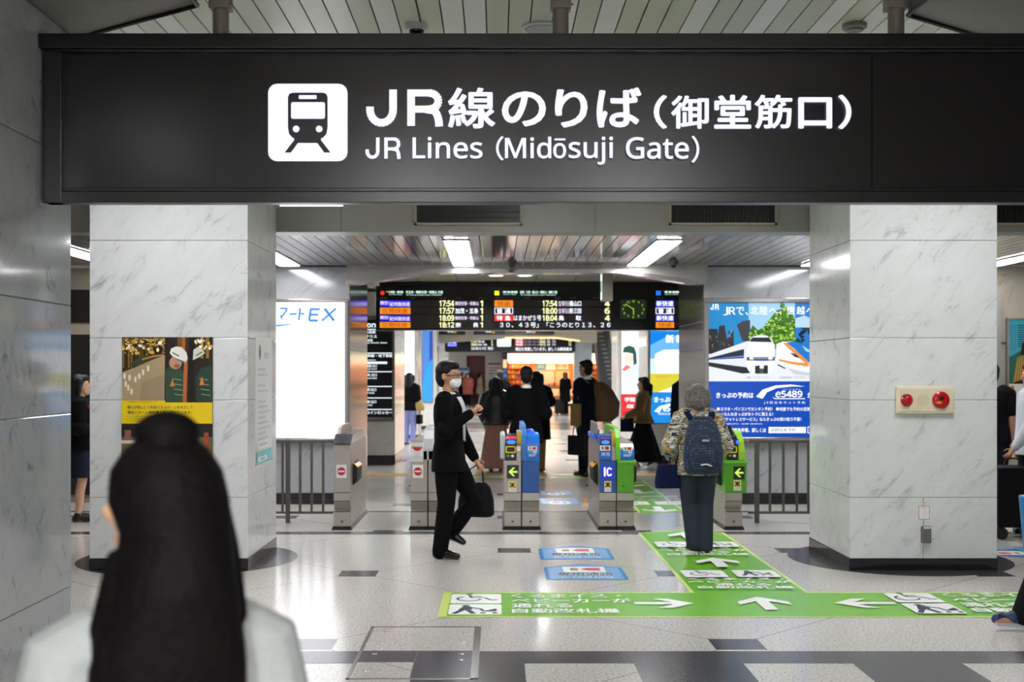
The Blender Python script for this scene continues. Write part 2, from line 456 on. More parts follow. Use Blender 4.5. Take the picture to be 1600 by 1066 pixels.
b.prism([(x, 14.8, z) for x, z in hp], (0, .2, 0)); struct('lintel', b, LINT, 'header with chamfered corners behind the gates')
b = MB(); q = hp[2:][::1]
for (a, c) in zip(q[:-1], q[1:]):
    b.prism([(a[0], 14.78, a[1]), (c[0], 14.78, c[1]), (c[0], 14.78, c[1] - .05), (a[0], 14.78, a[1] - .05)], (0, .24, 0))
struct('trim_2', b, mat('bcb8b8', .16, .9), 'polished trim under the header')
# side strips seen past the pillars
BEI = mat('8f8474', .55); DKB = mat('1a1714', .3)
b = MB(); b.box(-9, -4.55, 15.2, 15.5, 0, 2.93); struct('wall_left', b, BEI, 'beige wall left of the marble wall')
b = MB()
for (x0, x1, z0, z1) in ((-5.95, -5.42, .1, 2.66), (-5.32, -5.06, 2.25, 2.66), (-5.32, -5.06, 1.5, 2.1), (-5.32, -5.06, .1, 1.38), (-5.0, -4.6, .1, 2.66)):
    b.box(x0, x1, 15.17, 15.25, z0, z1)
struct('door_1', b, DKB, 'dark glazed door leaves in a beige frame')
b = MB(); b.box(6.05, 9, 15.0, 15.5, 0, 2.93); struct('wall_right', b, marble('9a9284', '6d665c', .25), 'brownish stone wall at far right')
b = MB(); b.box(6.05, 6.16, 14.85, 15.0, 0, 2.55); b.box(6.16, 9, 14.97, 15.0, 2.0, 2.03); struct('trim_3', b, mat('8c8a85', .4, .3), 'grey frame of the right wall')
# hall and concourse enclosure
b = MB(); b.box(-9.2, -9, -7, 62.5, 0, 3.6); struct('wall_west', b, mat('a9a7a1', .5))
b = MB(); b.box(9, 9.2, -7, 62.5, 0, 3.6); struct('wall_east', b, mat('a9a7a1', .5))
b = MB(); b.box(-9.2, 9.2, -7.2, -7, 0, 3.6); struct('wall_back', b, mat('8e8c88', .5))
b = MB()
for x0, x1, z0, z1 in ((-9, X(729, 62), 0, 3.1), (X(758, 62), 9, 0, 3.1), (X(729, 62), X(758, 62), Z(556, 62), 3.1)): b.box(x0, x1, 62, 62.4, z0, z1)
struct('wall_far', b, mat('e6e6e3', .5), 'pale wall at the end of the concourse')
b = MB(); b.box(X(729, 62), X(758, 62), 62.4, 62.5, 0, Z(556, 62))
for k in range(22): b.box(X(729, 62), X(758, 62), 62.37, 62.42, k * .12, k * .12 + .1)
struct('door_2', b, mat('6b0d14', .4), 'dark red shutter door at the end of the concourse')
# concourse pillars
PG = marble('d4d3ce', '9a9b9b', .12)
pillar(X(500, 21.4), -1.79, 21.4, 23.6, 3.05, [.9, 2.3], PG, base=.17, label='stone pillar behind the black directory')
pillar(2.66, 4.5, 21.4, 22.8, 3.05, [.9, 2.3], PG, base=.17, label='stone pillar with the sky blue light box')
pillar(2.78, 4.6, 28.0, 29.4, 3.1, [.9, 2.3], PG, label='stone pillar with the portrait light box')
pillar(-3.6, -1.95, 30.0, 31.5, 3.1, [.9, 2.3], PG, label='stone pillar with the white light box far inside')
pillar(-3.4, -1.72, 35.0, 36.2, 3.1, [.9, 2.3], PG, label='stone pillar with the blue light box far inside')
pillar(X(676, 46), X(701, 46), 46, 47, 3.1, [1.0], PG, label='slim pale pillar at the end of the concourse left')
pillar(X(897, 50), X(925, 50), 50, 50.8, 3.1, [1.0], marble('c3d2da', 'a0adb5', .15), label='pale blue column before the kiosk')
# bulkhead above the second board
b = MB()
b.prism([(X(676, 37), 37, 3.1), (X(676, 37), 37, Z(536, 37)), (X(790, 37), 37, Z(527.5, 37)), (X(868, 37), 37, Z(527.5, 37)), (X(933, 37), 37, Z(536, 37)), (X(933, 37), 37, 3.1)], (0, 1.2, 0))
struct('beam', b, mat('a09a8c', .5), 'beige bulkhead above the second departure board')
b = MB(); b.tube([(X(790, 36.98), 36.98, Z(528, 37)), (X(868, 36.98), 36.98, Z(528, 37)), (X(905, 36.98), 36.98, Z(533, 37))], [.02] * 3, n=6)
struct('trim_4', b, mat('ffd58a', .4, 0, 2.0), 'warm lit edge of the bulkhead')

# ================================================================ CEILING LAMPS
def ceiling_lamp(x, y0, y1, z, w, strength, label, group, split=True):
    t = thing('ceiling_light', (x, (y0 + y1) / 2, z), label, 'ceiling light', group)
    b = MB(); b.box(x - w / 2 - .02, x + w / 2 + .02, y0 - .02, y1 + .02, z - .012, z - .002); b.build('frame', mat('d0d0cc', .3, .3), t, .003)
    ym = (y0 + y1) / 2
    m = mat('fcfcff', .5, 0, strength)
    for a, c in ((y0, ym - .01), (ym + .01, y1)):
        b = MB(); b.box(x - w / 2, x + w / 2, a, c, z - .02, z - .011); b.build('diffuser', m, t)
    return t
for x, w in ((-4.55, 'seen left of the poster pillar'), (-2.5, 'above the white light box'), (-.4, 'left of the two over the middle gates'), (1.7, 'right of the two over the middle gates'), (3.8, 'above the train poster'), (5.95, 'seen right of the alarm pillar')):
    ceiling_lamp(x, 11.95, 14.7, 2.93, .23, LAMP, 'bright twin panel ceiling light ' + w, 'ceiling lights over the gates')
for i, x in enumerate((-2.6, .4, 3.5)):
    ceiling_lamp(x, 7.75, 9.0, 3.5, .4, HALL * .25, 'hall ceiling light in front of the pillars', 'hall ceiling lights before the pillars')
ceiling_lamp(-2.6, 1.9, 3.1, 3.4, .3, HALL * .07, 'hall ceiling light on the left soffit', 'added hall lights')  # added lamp, placed so the sign's left part reflects it
for y in (-4.5, -1.6):
    for x in (-.9, 1.5): ceiling_lamp(x, y - .7, y + .7, 3.5, .34, HALL * 1.25, 'unseen light added behind the viewer to brighten the hall', 'added hall lights')  # unseen lamps added to light the lower pillars and the near floor
for y in (23, 28, 33, 43, 53):
    for x in (-5.2, .7, 6.0): ceiling_lamp(x, y - 1, y + 1, 3.1, .5, 60.0, 'unseen ceiling light added to brighten the deep concourse', 'added lights of the concourse')  # added lamps hidden behind the boards, they brighten the dark concourse
for px in (775, 820):
    d = 17.6; x = X(px, d)
    t = thing('downlight', (x, d, 3.045), 'round white downlight above the departure board, ' + ('left one' if px < 800 else 'right one'), 'downlight', 'round downlights')
    b = MB(); b.lathe((x, d, 3.045), [(.13, 0), (.13, -.012), (.1, -.016)], n=24); b.build('rim', mat('e8ece6', .3), t)
    b = MB(); b.lathe((x, d, 3.03), [(.1, 0), (.1, -.004)], n=24); b.build('lamp', mat('dfffe9', .4, 0, 4.0), t)

# small ceiling fittings
def dome(px, py, z, label, dark=True):
    d = (z - EYE) * F / (CY - py); x = X(px, d)
    t = thing('dome_camera', (x, d, z), label, 'security camera')
    b = MB(); b.lathe((x, d, z), [(.062, 0), (.062, -.018), (.055, -.03)], n=24); b.build('housing', mat('d8d9e0' if not dark else '2a2826', .35), t)
    b = MB(); b.ball((x, d, z - .03), (.042, .042, .04), 16); b.build('dome', mat('0c0c10', .08), t)
dome(800, 410, 2.93, 'small dark dome camera under the gate ceiling, nearer the middle')
dome(1052, 410, 2.93, 'small dark dome camera under the gate ceiling beside the right lamp')
dome(651, 39, 3.5, 'white dome camera on the slatted ceiling above the sign', False)
d = (3.5 - EYE) * F / (CY - 42); x = X(848, d)
t = thing('ceiling_speaker', (x, d, 3.5), 'round white speaker plate on the slatted ceiling beside the middle pole', 'speaker')
b = MB(); b.lathe((x, d, 3.5), [(.115, 0), (.115, -.008), (.1, -.014)], n=32); b.build('rim', mat('d4d5d6', .4), t)
b = MB(); b.lathe((x, d, 3.487), [(.1, 0), (.095, -.006)], n=32); b.build('grille', mat('a8a9a8', .6), t)
d = (3.5 - EYE) * F / (CY - 38); x = X(1335, d)
t = thing('smoke_detector', (x, d, 3.5), 'round grey smoke detector on the slatted ceiling', 'smoke detector')
b = MB(); b.lathe((x, d, 3.5), [(.065, 0), (.065, -.02), (.055, -.028)], n=28); b.build('body', mat('8d8d86', .5), t)
b = MB(); b.lathe((x, d, 3.473), [(.05, 0), (.045, -.01)], n=28); b.build('cap', mat('77776f', .5), t)

# air vents in the lintel
for k, px in enumerate((251, 648, 1045, 1442)):
    x0 = X(px, 11.3); x1 = x0 + 1.0; z0, z1 = Z(352, 11.3), Z(321, 11.3) + .02
    t = thing('air_vent', ((x0 + x1) / 2, 11.3, z0), ('dark air vent in the lintel hidden behind the poster pillar', 'dark air vent in the lintel left of the middle', 'dark air vent in the lintel right of the middle', 'dark air vent in the lintel beside the alarm pillar')[k], 'vent', 'air vents')
    b = MB()
    for a in ((x0, x1, z0, z0 + .02), (x0, x1, z1 - .02, z1), (x0, x0 + .02, z0, z1), (x1 - .02, x1, z0, z1)): b.box(a[0], a[1], 11.27, 11.3, a[2], a[3])
    b.build('frame', mat('9a917c', .5), t)
    b = MB(); b.box(x0 + .02, x1 - .02, 11.294, 11.3, z0 + .02, z1 - .02); b.build('backing', BLACK, t)
    b = MB()
    for i in range(48):
        xx = x0 + .03 + i * .0198; b.box(xx, xx + .006, 11.276, 11.292, z0 + .02, z1 - .02)
    for zz in (z0 + .07, z0 + .12): b.box(x0 + .02, x1 - .02, 11.28, 11.29, zz, zz + .004)
    b.build('grille', mat('211f1c', .5), t)

# ================================================================ THE OVERHEAD SIGN
SD = 6.0
t = thing('overhead_sign', (1.0, SD, 2.45), 'huge black hanging sign with train pictogram and white Japanese lettering', 'sign')
sx0, sx1 = -2.225, X(1720, SD); z0, z1 = Z(318, SD), Z(57, SD)
FRM = mat('0b0c0e', .28); FACE = mat('080607', .27)
b = MB()
b.box(sx0 - .015, sx1, SD - .06, SD + .12, Z(80, SD), z1); b.box(sx0, sx1, SD - .03, SD + .06, z0, Z(300, SD)); b.box(sx0, sx0 + .09, SD - .035, SD + .06, z0, z1 - .05)
b.box(sx0, sx1, SD + .02, SD + .1, z0 + .02, z1 - .02)
b.box(sx0 + .08, sx1, SD - .012, SD + .03, Z(300, SD), Z(294, SD)); b.box(sx0, sx1, SD - .045, SD, Z(84, SD), Z(80, SD))
b.build('frame', FRM, t, .004)
b = MB(); b.box(sx0 + .09, X(1362, SD) - .002, SD - .004, SD + .02, Z(296, SD), Z(84, SD)); b.box(X(1362, SD) + .002, sx1, SD - .004, SD + .02, Z(296, SD), Z(84, SD))
b.build('face_panel', FACE, t)
LETTER = mat('e9eeff', .4, 0, 1.02)
a = wall_art(SD - .006)
a.rrect(419, 131, 543, 252, 14, LETTER); INK = mat('17171c', .4)
a.poly([(457, 145), (505, 145), (510, 147), (512, 152), (512, 200), (510, 210), (504, 216), (458, 216), (452, 210), (450, 200), (450, 152), (452, 147)], INK)
a.rrect(467, 149, 495, 155, 1.5, LETTER); a.rrect(455, 160, 508, 186, 3, LETTER); a.oval(463, 202, 5.2, 5.2, LETTER); a.oval(499, 202, 5.2, 5.2, LETTER)
a.poly([(462, 217), (471, 217), (455, 239), (445, 239)], INK, False); a.poly([(491, 217), (500, 217), (517, 239), (507, 239)], INK, False)
a.rect(460, 214, 502, 224, INK)
a.build('pictogram', t)
a = wall_art(SD - .006)
def jr(a, x, y, w, h, m, k):
    """J and R drawn as upright strokes of width k"""
    jx = x + .41 * w; r = .2 * w; cy = y + h - r - k * .1
    a.line([(jx - k / 2, y), (jx - k / 2, cy)], k, m, False)
    arc = [(jx - r + (r - k / 2) * math.cos(t), cy + (r - k * .3) * math.sin(t)) for t in [math.pi * i / 12 for i in range(13)]] + [(jx - 2 * r + k / 2, cy - .08 * h)]
    for p, q in zip(arc[:-1], arc[1:]): a.line([p, (q[0] + (q[0] - p[0]) * .12, q[1] + (q[1] - p[1]) * .12)], k, m, False)
    x0 = x + .545 * w; x1 = x + w; mid = y + .54 * h
    a.rect(x0, y, x0 + k, y + h, m, False)
    a.line([(x0, y + k * .45), (x1 - .16 * w, y + k * .45)], k * .9, m, False); a.line([(x0, mid), (x1 - .16 * w, mid)], k * .9, m, False)
    ry = (mid - y - k * .45) / 2; cy = y + k * .45 + ry
    arc = [(x1 - .17 * w + (.17 * w - k / 2) * math.cos(t), cy + ry * math.sin(t)) for t in [-math.pi / 2 + math.pi * i / 12 for i in range(13)]]
    for p, q in zip(arc[:-1], arc[1:]): a.line([p, (q[0] + (q[0] - p[0]) * .12, q[1] + (q[1] - p[1]) * .12)], k, m, False)
    arc = [(x1 - .22 * w, mid), (x1 - .1 * w, mid + .04 * h), (x1 - .055 * w - k * .1, mid + .16 * h), (x1 - .045 * w, y + .85 * h), (x1 - .01 * w - k * .3, y + h)]
    for p, q in zip(arc[:-1], arc[1:]): a.line([p, (q[0] + (q[0] - p[0]) * .1, q[1] + (q[1] - p[1]) * .1)], k, m, False)
    a.k += 1
jr(a, 571, 140, 120, 57, LETTER, 12)
a.text('線', 700, 137, 774, 201, LETTER, .02); a.text('の', 784, 143, 853, 198, LETTER, .025); a.text('り', 867, 140, 918, 200, LETTER, .025); a.text('ば', 932, 137, 1002, 200, LETTER, .025)
a.text('（', 1021, 149, 1042, 202, LETTER, .025); a.text('御', 1048, 150, 1107, 202, LETTER, .02); a.text('堂', 1115, 149, 1173, 202, LETTER, .025)
a.text('筋', 1178, 149, 1237, 202, LETTER, .02); a.text('口', 1246, 153, 1299, 202, LETTER, .03); a.text('）', 1308, 149, 1329, 203, LETTER, .025)
jr(a, 571, 216, 55, 33, LETTER, 5.4); a.text('Lines', 645, 215, 754, 249, LETTER, .012)
a.text('（', 775, 214, 787, 252, LETTER, .01); a.text('Mid', 789, 215, 861, 249, LETTER, .012); a.text('o', 864, 225, 884, 249, LETTER, .012); a.rect(866, 218, 883, 221, LETTER)
a.text('suji', 888, 215, 957, 259, LETTER, .012); a.text('Gate', 977, 216, 1075, 250, LETTER, .012); a.text('）', 1079, 214, 1091, 256, LETTER, .01)
a.build('lettering', t)
POLE = mat('6f6a60', .45, .2)
for px in (345, 876, 1400):
    x = X(px, SD + .03)
    b = MB(); b.cyl((x, SD + .03, z1 - .01), (x, SD + .03, 3.52), .04, n=20); o = b.build('pole', POLE, t)
    b = MB(); zc = Z(16, SD + .03); b.box(x - .05, x + .05, SD - .02, SD + .08, zc, zc + .12); b.cyl((x + .05, SD, zc + .02), (x + .062, SD, zc + .02), .007, n=8); b.build('collar', POLE, o, .004)
# lit tube running under the sign
t = thing('tube_light', (X(485, 9), 9.0, 2.75), 'thin white tube light seen just under the hanging sign', 'light')
b = MB(); b.cyl((X(434, 10.6), 10.6, Z(320.5, 10.6)), (X(540, 10.6), 10.6, Z(320.5, 10.6)), .012, n=10); b.build('tube', mat('f2f5ff', .4, 0, 2.5), t)
for px in (434, 540):
    b = MB(); b.box(X(px, 10.6) - .02, X(px, 10.6) + .02, 10.58, 10.62, Z(320.5, 10.6) - .015, 3.5); b.build('bracket', mat('77756f', .5), t)
# ================================================================ TICKET GATES
GY, GL = 12.56, 1.5
GBLUE = mat('0f4f9a', .3); GBLUE_L = mat('1f6fd0', .25); GGREEN = mat('4f9a12', .3); GBLK = mat('0e0f10', .25)
RED = mat('c4121c', .45); WHITE = mat('eeeeec', .5); YEL = mat('e8c21a', .45); LGREEN = mat('c6ee5a', .4, 0, .9)
def gx(px): return X(px, GY)
def gz(py): return Z(py, GY)
def prof(yf, pts): return [(yf + a, z) for a, z in pts]
def cabinet(t, p0, p1, top, cl=None, cl_top=720, name='cabinet', tone=STEEL):
    """one steel cabinet with stepped foot; optional coloured cladding cl"""
    x0, x1 = gx(p0) + .002, gx(p1) - .002; zt = gz(top); e = GY + GL
    pr = [(0, .034), (0, .184), (.012, .19), (.05, .2), (.006, .292), (0, .3), (0, gz(722)), (0, zt - .10), (.02, zt - .05), (.07, zt - .015), (.16, zt)]
    full = [(GY + a, z) for a, z in pr] + [(e - a, z) for a, z in reversed(pr)]
    b = MB(); b.prism([(x0, y, z) for y, z in full], (x1 - x0, 0, 0)); o = b.build(name, tone, t, .004)
    b = MB()
    for z in (.186, .296, .384): b.box(x0 + .002, x1 - .002, GY - .0015, GY + .01, z - .003, z + .003)
    b.build('seam', mat('2a2826', .5), o)
    b = MB(); xs = (x0 + x1) / 2; b.cyl((xs, GY + .001, .085), (xs, GY - .006, .085), .014, n=8); b.build('bolt', STEEL_DK, o)
    b = MB(); b.prism([(x0 - .018, GY - .035, .001), (x1 + .018, GY - .035, .001), (x1 + .006, GY - .01, .036), (x0 - .006, GY - .01, .036)], (0, GL + .06, 0)); b.build('plinth', GBLK, o)
    if cl:
        b = MB(); b.box(x0 + .002, x1 - .002, GY - .008, GY + GL + .008, gz(769.5), gz(cl_top)); b.build('cladding', cl, t, .004)
    return o
def curved_top(t, p0, p1, y0, y1, top, m, name='reader', dy=0.0, depth=.5):
    """rounded hood of a reader"""
    x0, x1 = gx(p0), gx(p1); za, zb = gz(y1), gz(top); h = zb - za
    pr = [(dy, za), (dy - .012, za + h * .35), (dy + .005, za + h * .7), (dy + .05, za + h * .93), (dy + .12, zb), (dy + depth, zb), (dy + depth, za)]
    b = MB(); b.prism([(x0, GY + a, z) for a, z in pr], (x1 - x0, 0, 0)); return b.build(name, m, t, .003)
def fin(t, p0, p1, top, m, yb=.12, ye=1.38, name='partition', zlow=.72):
    x0, x1 = gx(p0), gx(p1); z = gz(top)
    pr = [(yb - .06, zlow), (yb - .06, z - .2), (yb, z - .1), (yb + .12, z - .02), (yb + .22, z), (ye - .22, z), (ye - .12, z - .02), (ye, z - .1), (ye + .06, z - .2), (ye + .06, zlow)]
    b = MB(); b.prism([(x0, GY + a, q) for a, q in pr], (x1 - x0, 0, 0)); return b.build(name, m, t, .006)
def flap(t, px, side, za=762, zb=724):
    """padded swing flap folded beside the cabinet; side +1 sticks out to the right"""
    x = gx(px); zb, za = gz(zb), gz(za); b = MB()
    pts = [(x, GY + .2, za), (x + side * .045, GY + .2, za + .05), (x + side * .05, GY + .2, zb - .05), (x, GY + .2, zb)]
    b.prism(pts, (0, .42, 0)); o = b.build('flap', RUBBER, t, .008)
    b = MB(); b.prism([(x, GY + .19, zb - .012), (x + side * .055, GY + .19, zb - .062), (x + side * .055, GY + .19, zb - .052), (x, GY + .19, zb - .002)], (0, .43, 0)); b.build('edge_strip', mat('e09a1a', .4), o)
def front_art(d=GY - .0095): return wall_art(d, .0008)
def no_entry(t, x0, y0, x1, y1):
    a = front_art(GY - .001); a.rect(x0, y0, x1, y1, WHITE); cx = (x0 + x1) / 2; cy = y0 + (y1 - y0) * .5
    a.oval(cx, cy, 6.4, 6.4, RED); a.rect(cx - 5, cy - 1.3, cx + 5, cy + 1.3, WHITE); return a.build('no_entry_sticker', t)
def arrow_sign(t, x0, y0, x1, y1):
    a = front_art(); a.rrect(x0, y0, x1, y1, 1, GBLK); cx, cy = (x0 + x1) / 2, (y0 + y1) / 2; w = (x1 - x0) * .38
    a.rect(cx - w * .5, cy - 1.5, cx + w * 1.05, cy + 1.5, LGREEN, False)
    a.poly([(cx - w, cy), (cx + .5, cy - 7), (cx + 3.6, cy - 7), (cx - w + 4.5, cy)], LGREEN, False); a.poly([(cx - w, cy), (cx - w + 4.5, cy), (cx + 3.6, cy + 7), (cx + .5, cy + 7)], LGREEN, False)
    return a.build('arrow_display', t)
def caution(t, x0, y0, x1, y1, d=GY - .0095):
    a = front_art(d); a.rect(x0, y0, x1, y1, WHITE); h = y1 - y0; a.rect(x0 + .8, y0 + .8, x1 - .8, y0 + h * .66, YEL)
    cx, cy = (x0 + x1) / 2, y0 + h * .34
    a.oval(cx, cy, 1.6, 3.0, GBLK)
    for q in (-1, 1): a.line([(cx, cy), (cx + q * 4, cy - 3.4)], 1.5, GBLK, False); a.line([(cx, cy), (cx + q * 4, cy + 3.4)], 1.5, GBLK, False)
    a.up()
    for k in range(2): a.line([(x0 + 1.5, y0 + h * (.76 + .12 * k)), (x1 - 1.5, y0 + h * (.76 + .12 * k))], .7, mat('8a8a88', .5), False)
    return a.build('caution_sticker', t)
def ic_reader(t, x0, y0, x1, y1, d):
    a = wall_art(d, .0008); a.rrect(x0, y0, x1, y1, 2, GBLK)
    a.rrect(x0 + .6, y0 + 1.2, x1 - .6, y0 + (y1 - y0) * .56, 2.2, YEL); a.rrect(x0 + 2.6, y0 + 3, x1 - 2.6, y0 + (y1 - y0) * .46, 1, GBLK)
    cy = y0 + (y1 - y0) * .76; a.rect(x0 + 2.5, cy - 2, x0 + 7, cy + 1.6, mat('6f8a1d', .4)); a.oval(x0 + 11.5, cy, 2.3, 2.1, WHITE); return a.build('card_reader', t)
def card_label(t, x0, y0, x1, y1, d, blue=True):
    a = wall_art(d, .0008); a.rect(x0, y0, x1, y1, WHITE); h = y1 - y0; w = x1 - x0
    a.rect(x0 + w * .18, y0 + h * .22, x0 + w * .34, y0 + h * .78, mat('6b4a1e', .5), False); a.poly([(x0 + w * .42, y0 + h * .5), (x0 + w * .58, y0 + h * .16), (x0 + w * .88, y0 + h * .16), (x0 + w * .88, y0 + h * .84), (x0 + w * .58, y0 + h * .84)], RED)
    if blue:
        a.rect(x0, y1 + .4, x0 + w * .55, y1 + h * .75, mat('1aa3d8', .4), False); a.rect(x0 + w * .56, y1 + .4, x1, y1 + h * .75, mat('b9d6ee', .4), False)
        for k in range(2): a.line([(x0 + 1, y1 + h * (1.0 + .3 * k)), (x1 - 1 - 2 * k, y1 + h * (1.0 + .3 * k))], .8, WHITE, False)
    return a.build('card_label', t)
def gate(px, label):
    return thing('ticket_gate', (gx(px), GY + GL / 2, 0), label, 'ticket gate', 'automatic ticket gates')
# leftmost gate: single steel cabinet, closed to entry
t = gate(534, 'single steel ticket gate with a no-entry sticker, standing at the end of the left railing')
cabinet(t, 521, 548, 689)
b = MB(); x0, x1 = gx(522), gx(547)
b.prism([(x1 - .18, GY + .02, gz(694)), (x1 - .18, GY + .22, gz(680)), (x1 - .18, GY + 1.28, gz(680)), (x1 - .18, GY + 1.48, gz(694))], (.185, 0, 0)); b.build('top_panel', mat('22242c', .12), t, .003)
fin(t, 521, 527, 667, STEEL, .25, 1.3)
no_entry(t, 525.5, 726.5, 541.5, 747); flap(t, 547.5, 1)
for k, (y, z) in enumerate(((.42, .94), (.95, .94), (.55, .62), (.9, .28))):
    b = MB(); b.cyl((x1 - .004, GY + y, z), (x1 + .004, GY + y, z), .012, n=10); b.build('lock', STEEL_DK, t)
b = MB(); b.box(x1 - .003, x1 + .0006, GY + .02, GY + 1.48, .835, .84); b.box(x1 - .003, x1 + .0006, GY + .02, GY + 1.48, .45, .455); b.build('side_seam', mat('2c2a28', .5), t)
# second gate: double steel cabinet
t = gate(669, 'double steel ticket gate with a no-entry sticker, behind the striding masked man')
cabinet(t, 641, 668, 690); cabinet(t, 669, 697, 690)
fin(t, 661, 677, 671, mat('cdced0', .25, .5), .06, 1.4)
no_entry(t, 645, 726.5, 661, 747)
o = curved_top(t, 640.5, 661, 0, 722, 694, mat('d9dad8', .3), 'hood')
a = wall_art(GY - .014, .0008); a.poly([(645, 699), (659, 699), (657, 703.5), (652, 705), (647, 703.5)], RED); a.line([(647, 709), (656, 709)], .9, mat('9fb0b0', .5)); a.line([(647, 712.5), (656, 712.5)], .9, mat('9fb0b0', .5)); a.build('label', t)
flap(t, 697, 1)
# middle gate
t = gate(815, 'ticket gate with a green arrow and a bright blue right half, middle of the row')
cabinet(t, 787.3, 814.6, 690); cabinet(t, 815.4, 843, 690, GBLUE)
curved_top(t, 789, 807, 0, 720, 681, GBLK, 'hood', -.004)
a = wall_art(GY - .02, .0008); a.rect(789.5, 681.5, 806.5, 686.5, mat('d6336a', .3, 0, .9)); a.rrect(790, 686.7, 806.5, 695.5, 1, mat('0b2a66', .3)); a.oval(798.5, 691, 7, 3.1, mat('3a8cff', .3, 0, 1.1)); a.text('IC', 791, 682.5, 796, 685.5, WHITE); a.build('status_display', t)
ic_reader(t, 789.3, 696, 806.8, 718, GY - .019)
b = MB(); b.tube([(gx(785.5), GY - .0, gz(714)), (gx(785.5), GY + .02, gz(684)), (gx(785.5), GY + .3, gz(680))], [.028] * 3, n=12); b.build('side_rail', mat('b8c2c2', .3, .2), t)
fin(t, 815, 822, 664.5, mat('2f6fb0', .3), .02)
a = wall_art(GY + .055, .0008); a.rect(808, 676, 815, 706, YEL)
a.build('warning_strip', t)
b = MB(); b.box(gx(807.5), gx(815.2), GY + .056, GY + .3, gz(722), gz(674)); b.build('post', STEEL, t, .004)
curved_top(t, 822, 843, 0, 723, 679, GBLUE_L, 'hood', .0)
b = MB(); b.prism([(gx(822), GY + .1, gz(690)), (gx(822), GY + .3, gz(676)), (gx(822), GY + .9, gz(676)), (gx(822), GY + .9, gz(690))], (gx(837) - gx(822), 0, 0)); b.build('top_reader', mat('1b62e8', .2), t, .004)
card_label(t, 825, 697.5, 839, 704, GY - .0145)
arrow_sign(t, 792, 727, 810.5, 748); caution(t, 795, 752, 806.5, 769)
# card-only gate
t = gate(963, 'blue and green ticket gate showing IC on its lit display')
cabinet(t, 936, 963, 692, GBLUE); cabinet(t, 963.6, 991, 692, GGREEN)
b = MB(); b.box(gx(964) - .002, gx(994), GY - .03, GY + GL, gz(724), gz(719.5)); b.build('lip', mat('6ab82a', .3), t, .004)
curved_top(t, 936.5, 956, 0, 720, 681, GBLUE, 'hood', -.004)
a = wall_art(GY - .02, .0008); a.rect(937, 682, 955.5, 687, mat('23306a', .3, 0, .5)); a.text('----', 939, 684, 953, 685.4, mat('c24ab0', .3, 0, 1)); a.rrect(937.5, 687.3, 955, 695.5, 1, mat('0b2a66', .3)); a.oval(946, 691.2, 6.5, 3, mat('3a8cff', .3, 0, 1.1)); a.build('status_display', t)
card_label(t, 937.5, 696.3, 953.5, 704.5, GY - .0165, False)
a = wall_art(GY - .0165, .0008); a.rrect(937.3, 705.2, 954.5, 718, 1.5, mat('1660c4', .3)); a.text('専用', 939.5, 707, 952.5, 713, WHITE); a.build('card_reader', t)
fin(t, 961.5, 969, 669, mat('69b722', .3), .02)
b = MB(); b.prism([(gx(938), GY + .45, gz(692)), (gx(938), GY + .3, gz(674)), (gx(938), GY + .42, gz(664.5)), (gx(938), GY + 1.3, gz(664.5)), (gx(938), GY + 1.45, gz(692))], (.02, 0, 0)); b.build('partition', STEEL, t, .004)
b = MB(); b.box(gx(955.6), gx(961.6), GY + .056, GY + .3, gz(722), gz(674)); b.build('post', STEEL, t, .004)
a = wall_art(GY + .055, .0008); a.rect(956, 675.5, 961, 707, YEL); a.build('warning_strip', t)
curved_top(t, 969, 991, 0, 720, 696, GBLUE_L, 'hood', .0, 1.3)
card_label(t, 973.5, 698, 988, 704.5, GY - .0145)
b = MB(); b.prism([(gx(936), GY + .3, gz(690)), (gx(936), GY + .5, gz(682)), (gx(936), GY + 1.2, gz(682)), (gx(936), GY + 1.3, gz(690))], (-.02, 0, 0)); b.build('top_reader', mat('1b62e8', .2), t, .002)
a = front_art(); a.rect(940, 727.5, 958.5, 747.5, mat('0a1fb0', .3, 0, .9)); L2 = mat('f4e8ff', .3, 0, 1.1); a.rect(943.5, 730.5, 946.3, 744.5, L2, False)
a.line([(955.5, 734), (953, 731.6), (950.5, 731.8), (948.9, 734.5), (948.9, 740.5), (950.5, 743.2), (953, 743.4), (955.5, 741)], 2.4, L2); a.build('lit_display', t)
caution(t, 944.5, 752, 955, 768.5)
a = front_art(); a.oval(974, 760, 1.4, 1.4, GBLK); a.build('keyhole', t); flap(t, 991, 1); flap(t, 936, -1)
# right gate
t = gate(1147, 'green single ticket gate with an arrow, beside the right railing and the grey haired woman')
cabinet(t, 1133, 1160, 690)
b = MB(); b.box(gx(1133), gx(1166.5), GY - .012, GY + GL, gz(770), gz(724)); b.build('cladding', GGREEN, t, .005)
b = MB(); b.box(gx(1132), gx(1168.5), GY - .03, GY + GL, gz(724), gz(719)); b.build('lip', mat('6ab82a', .3), t, .004)
curved_top(t, 1135.5, 1153, 0, 719, 681, GBLK, 'hood', -.004)
b = MB(); b.prism([(gx(1122), GY - .002, gz(719)), (gx(1128), GY - .002, gz(690)), (gx(1135.5), GY - .002, gz(686)), (gx(1135.5), GY - .002, gz(719))], (0, .9, 0)); b.build('side_hood', GGREEN, t, .004)
a = wall_art(GY - .02, .0008); a.rrect(1135.5, 686, 1154, 695.5, 1, mat('0b2a66', .3)); a.oval(1141, 691, 5, 3, mat('3a7cff', .3, 0, 1.1)); a.oval(1152.5, 691, 2.6, 3, mat('3a7cff', .3, 0, 1.1)); a.build('status_display', t)
ic_reader(t, 1136, 696, 1152.5, 717.5, GY - .0195)
fin(t, 1153.5, 1163, 675, mat('8fc21f', .3), .02)
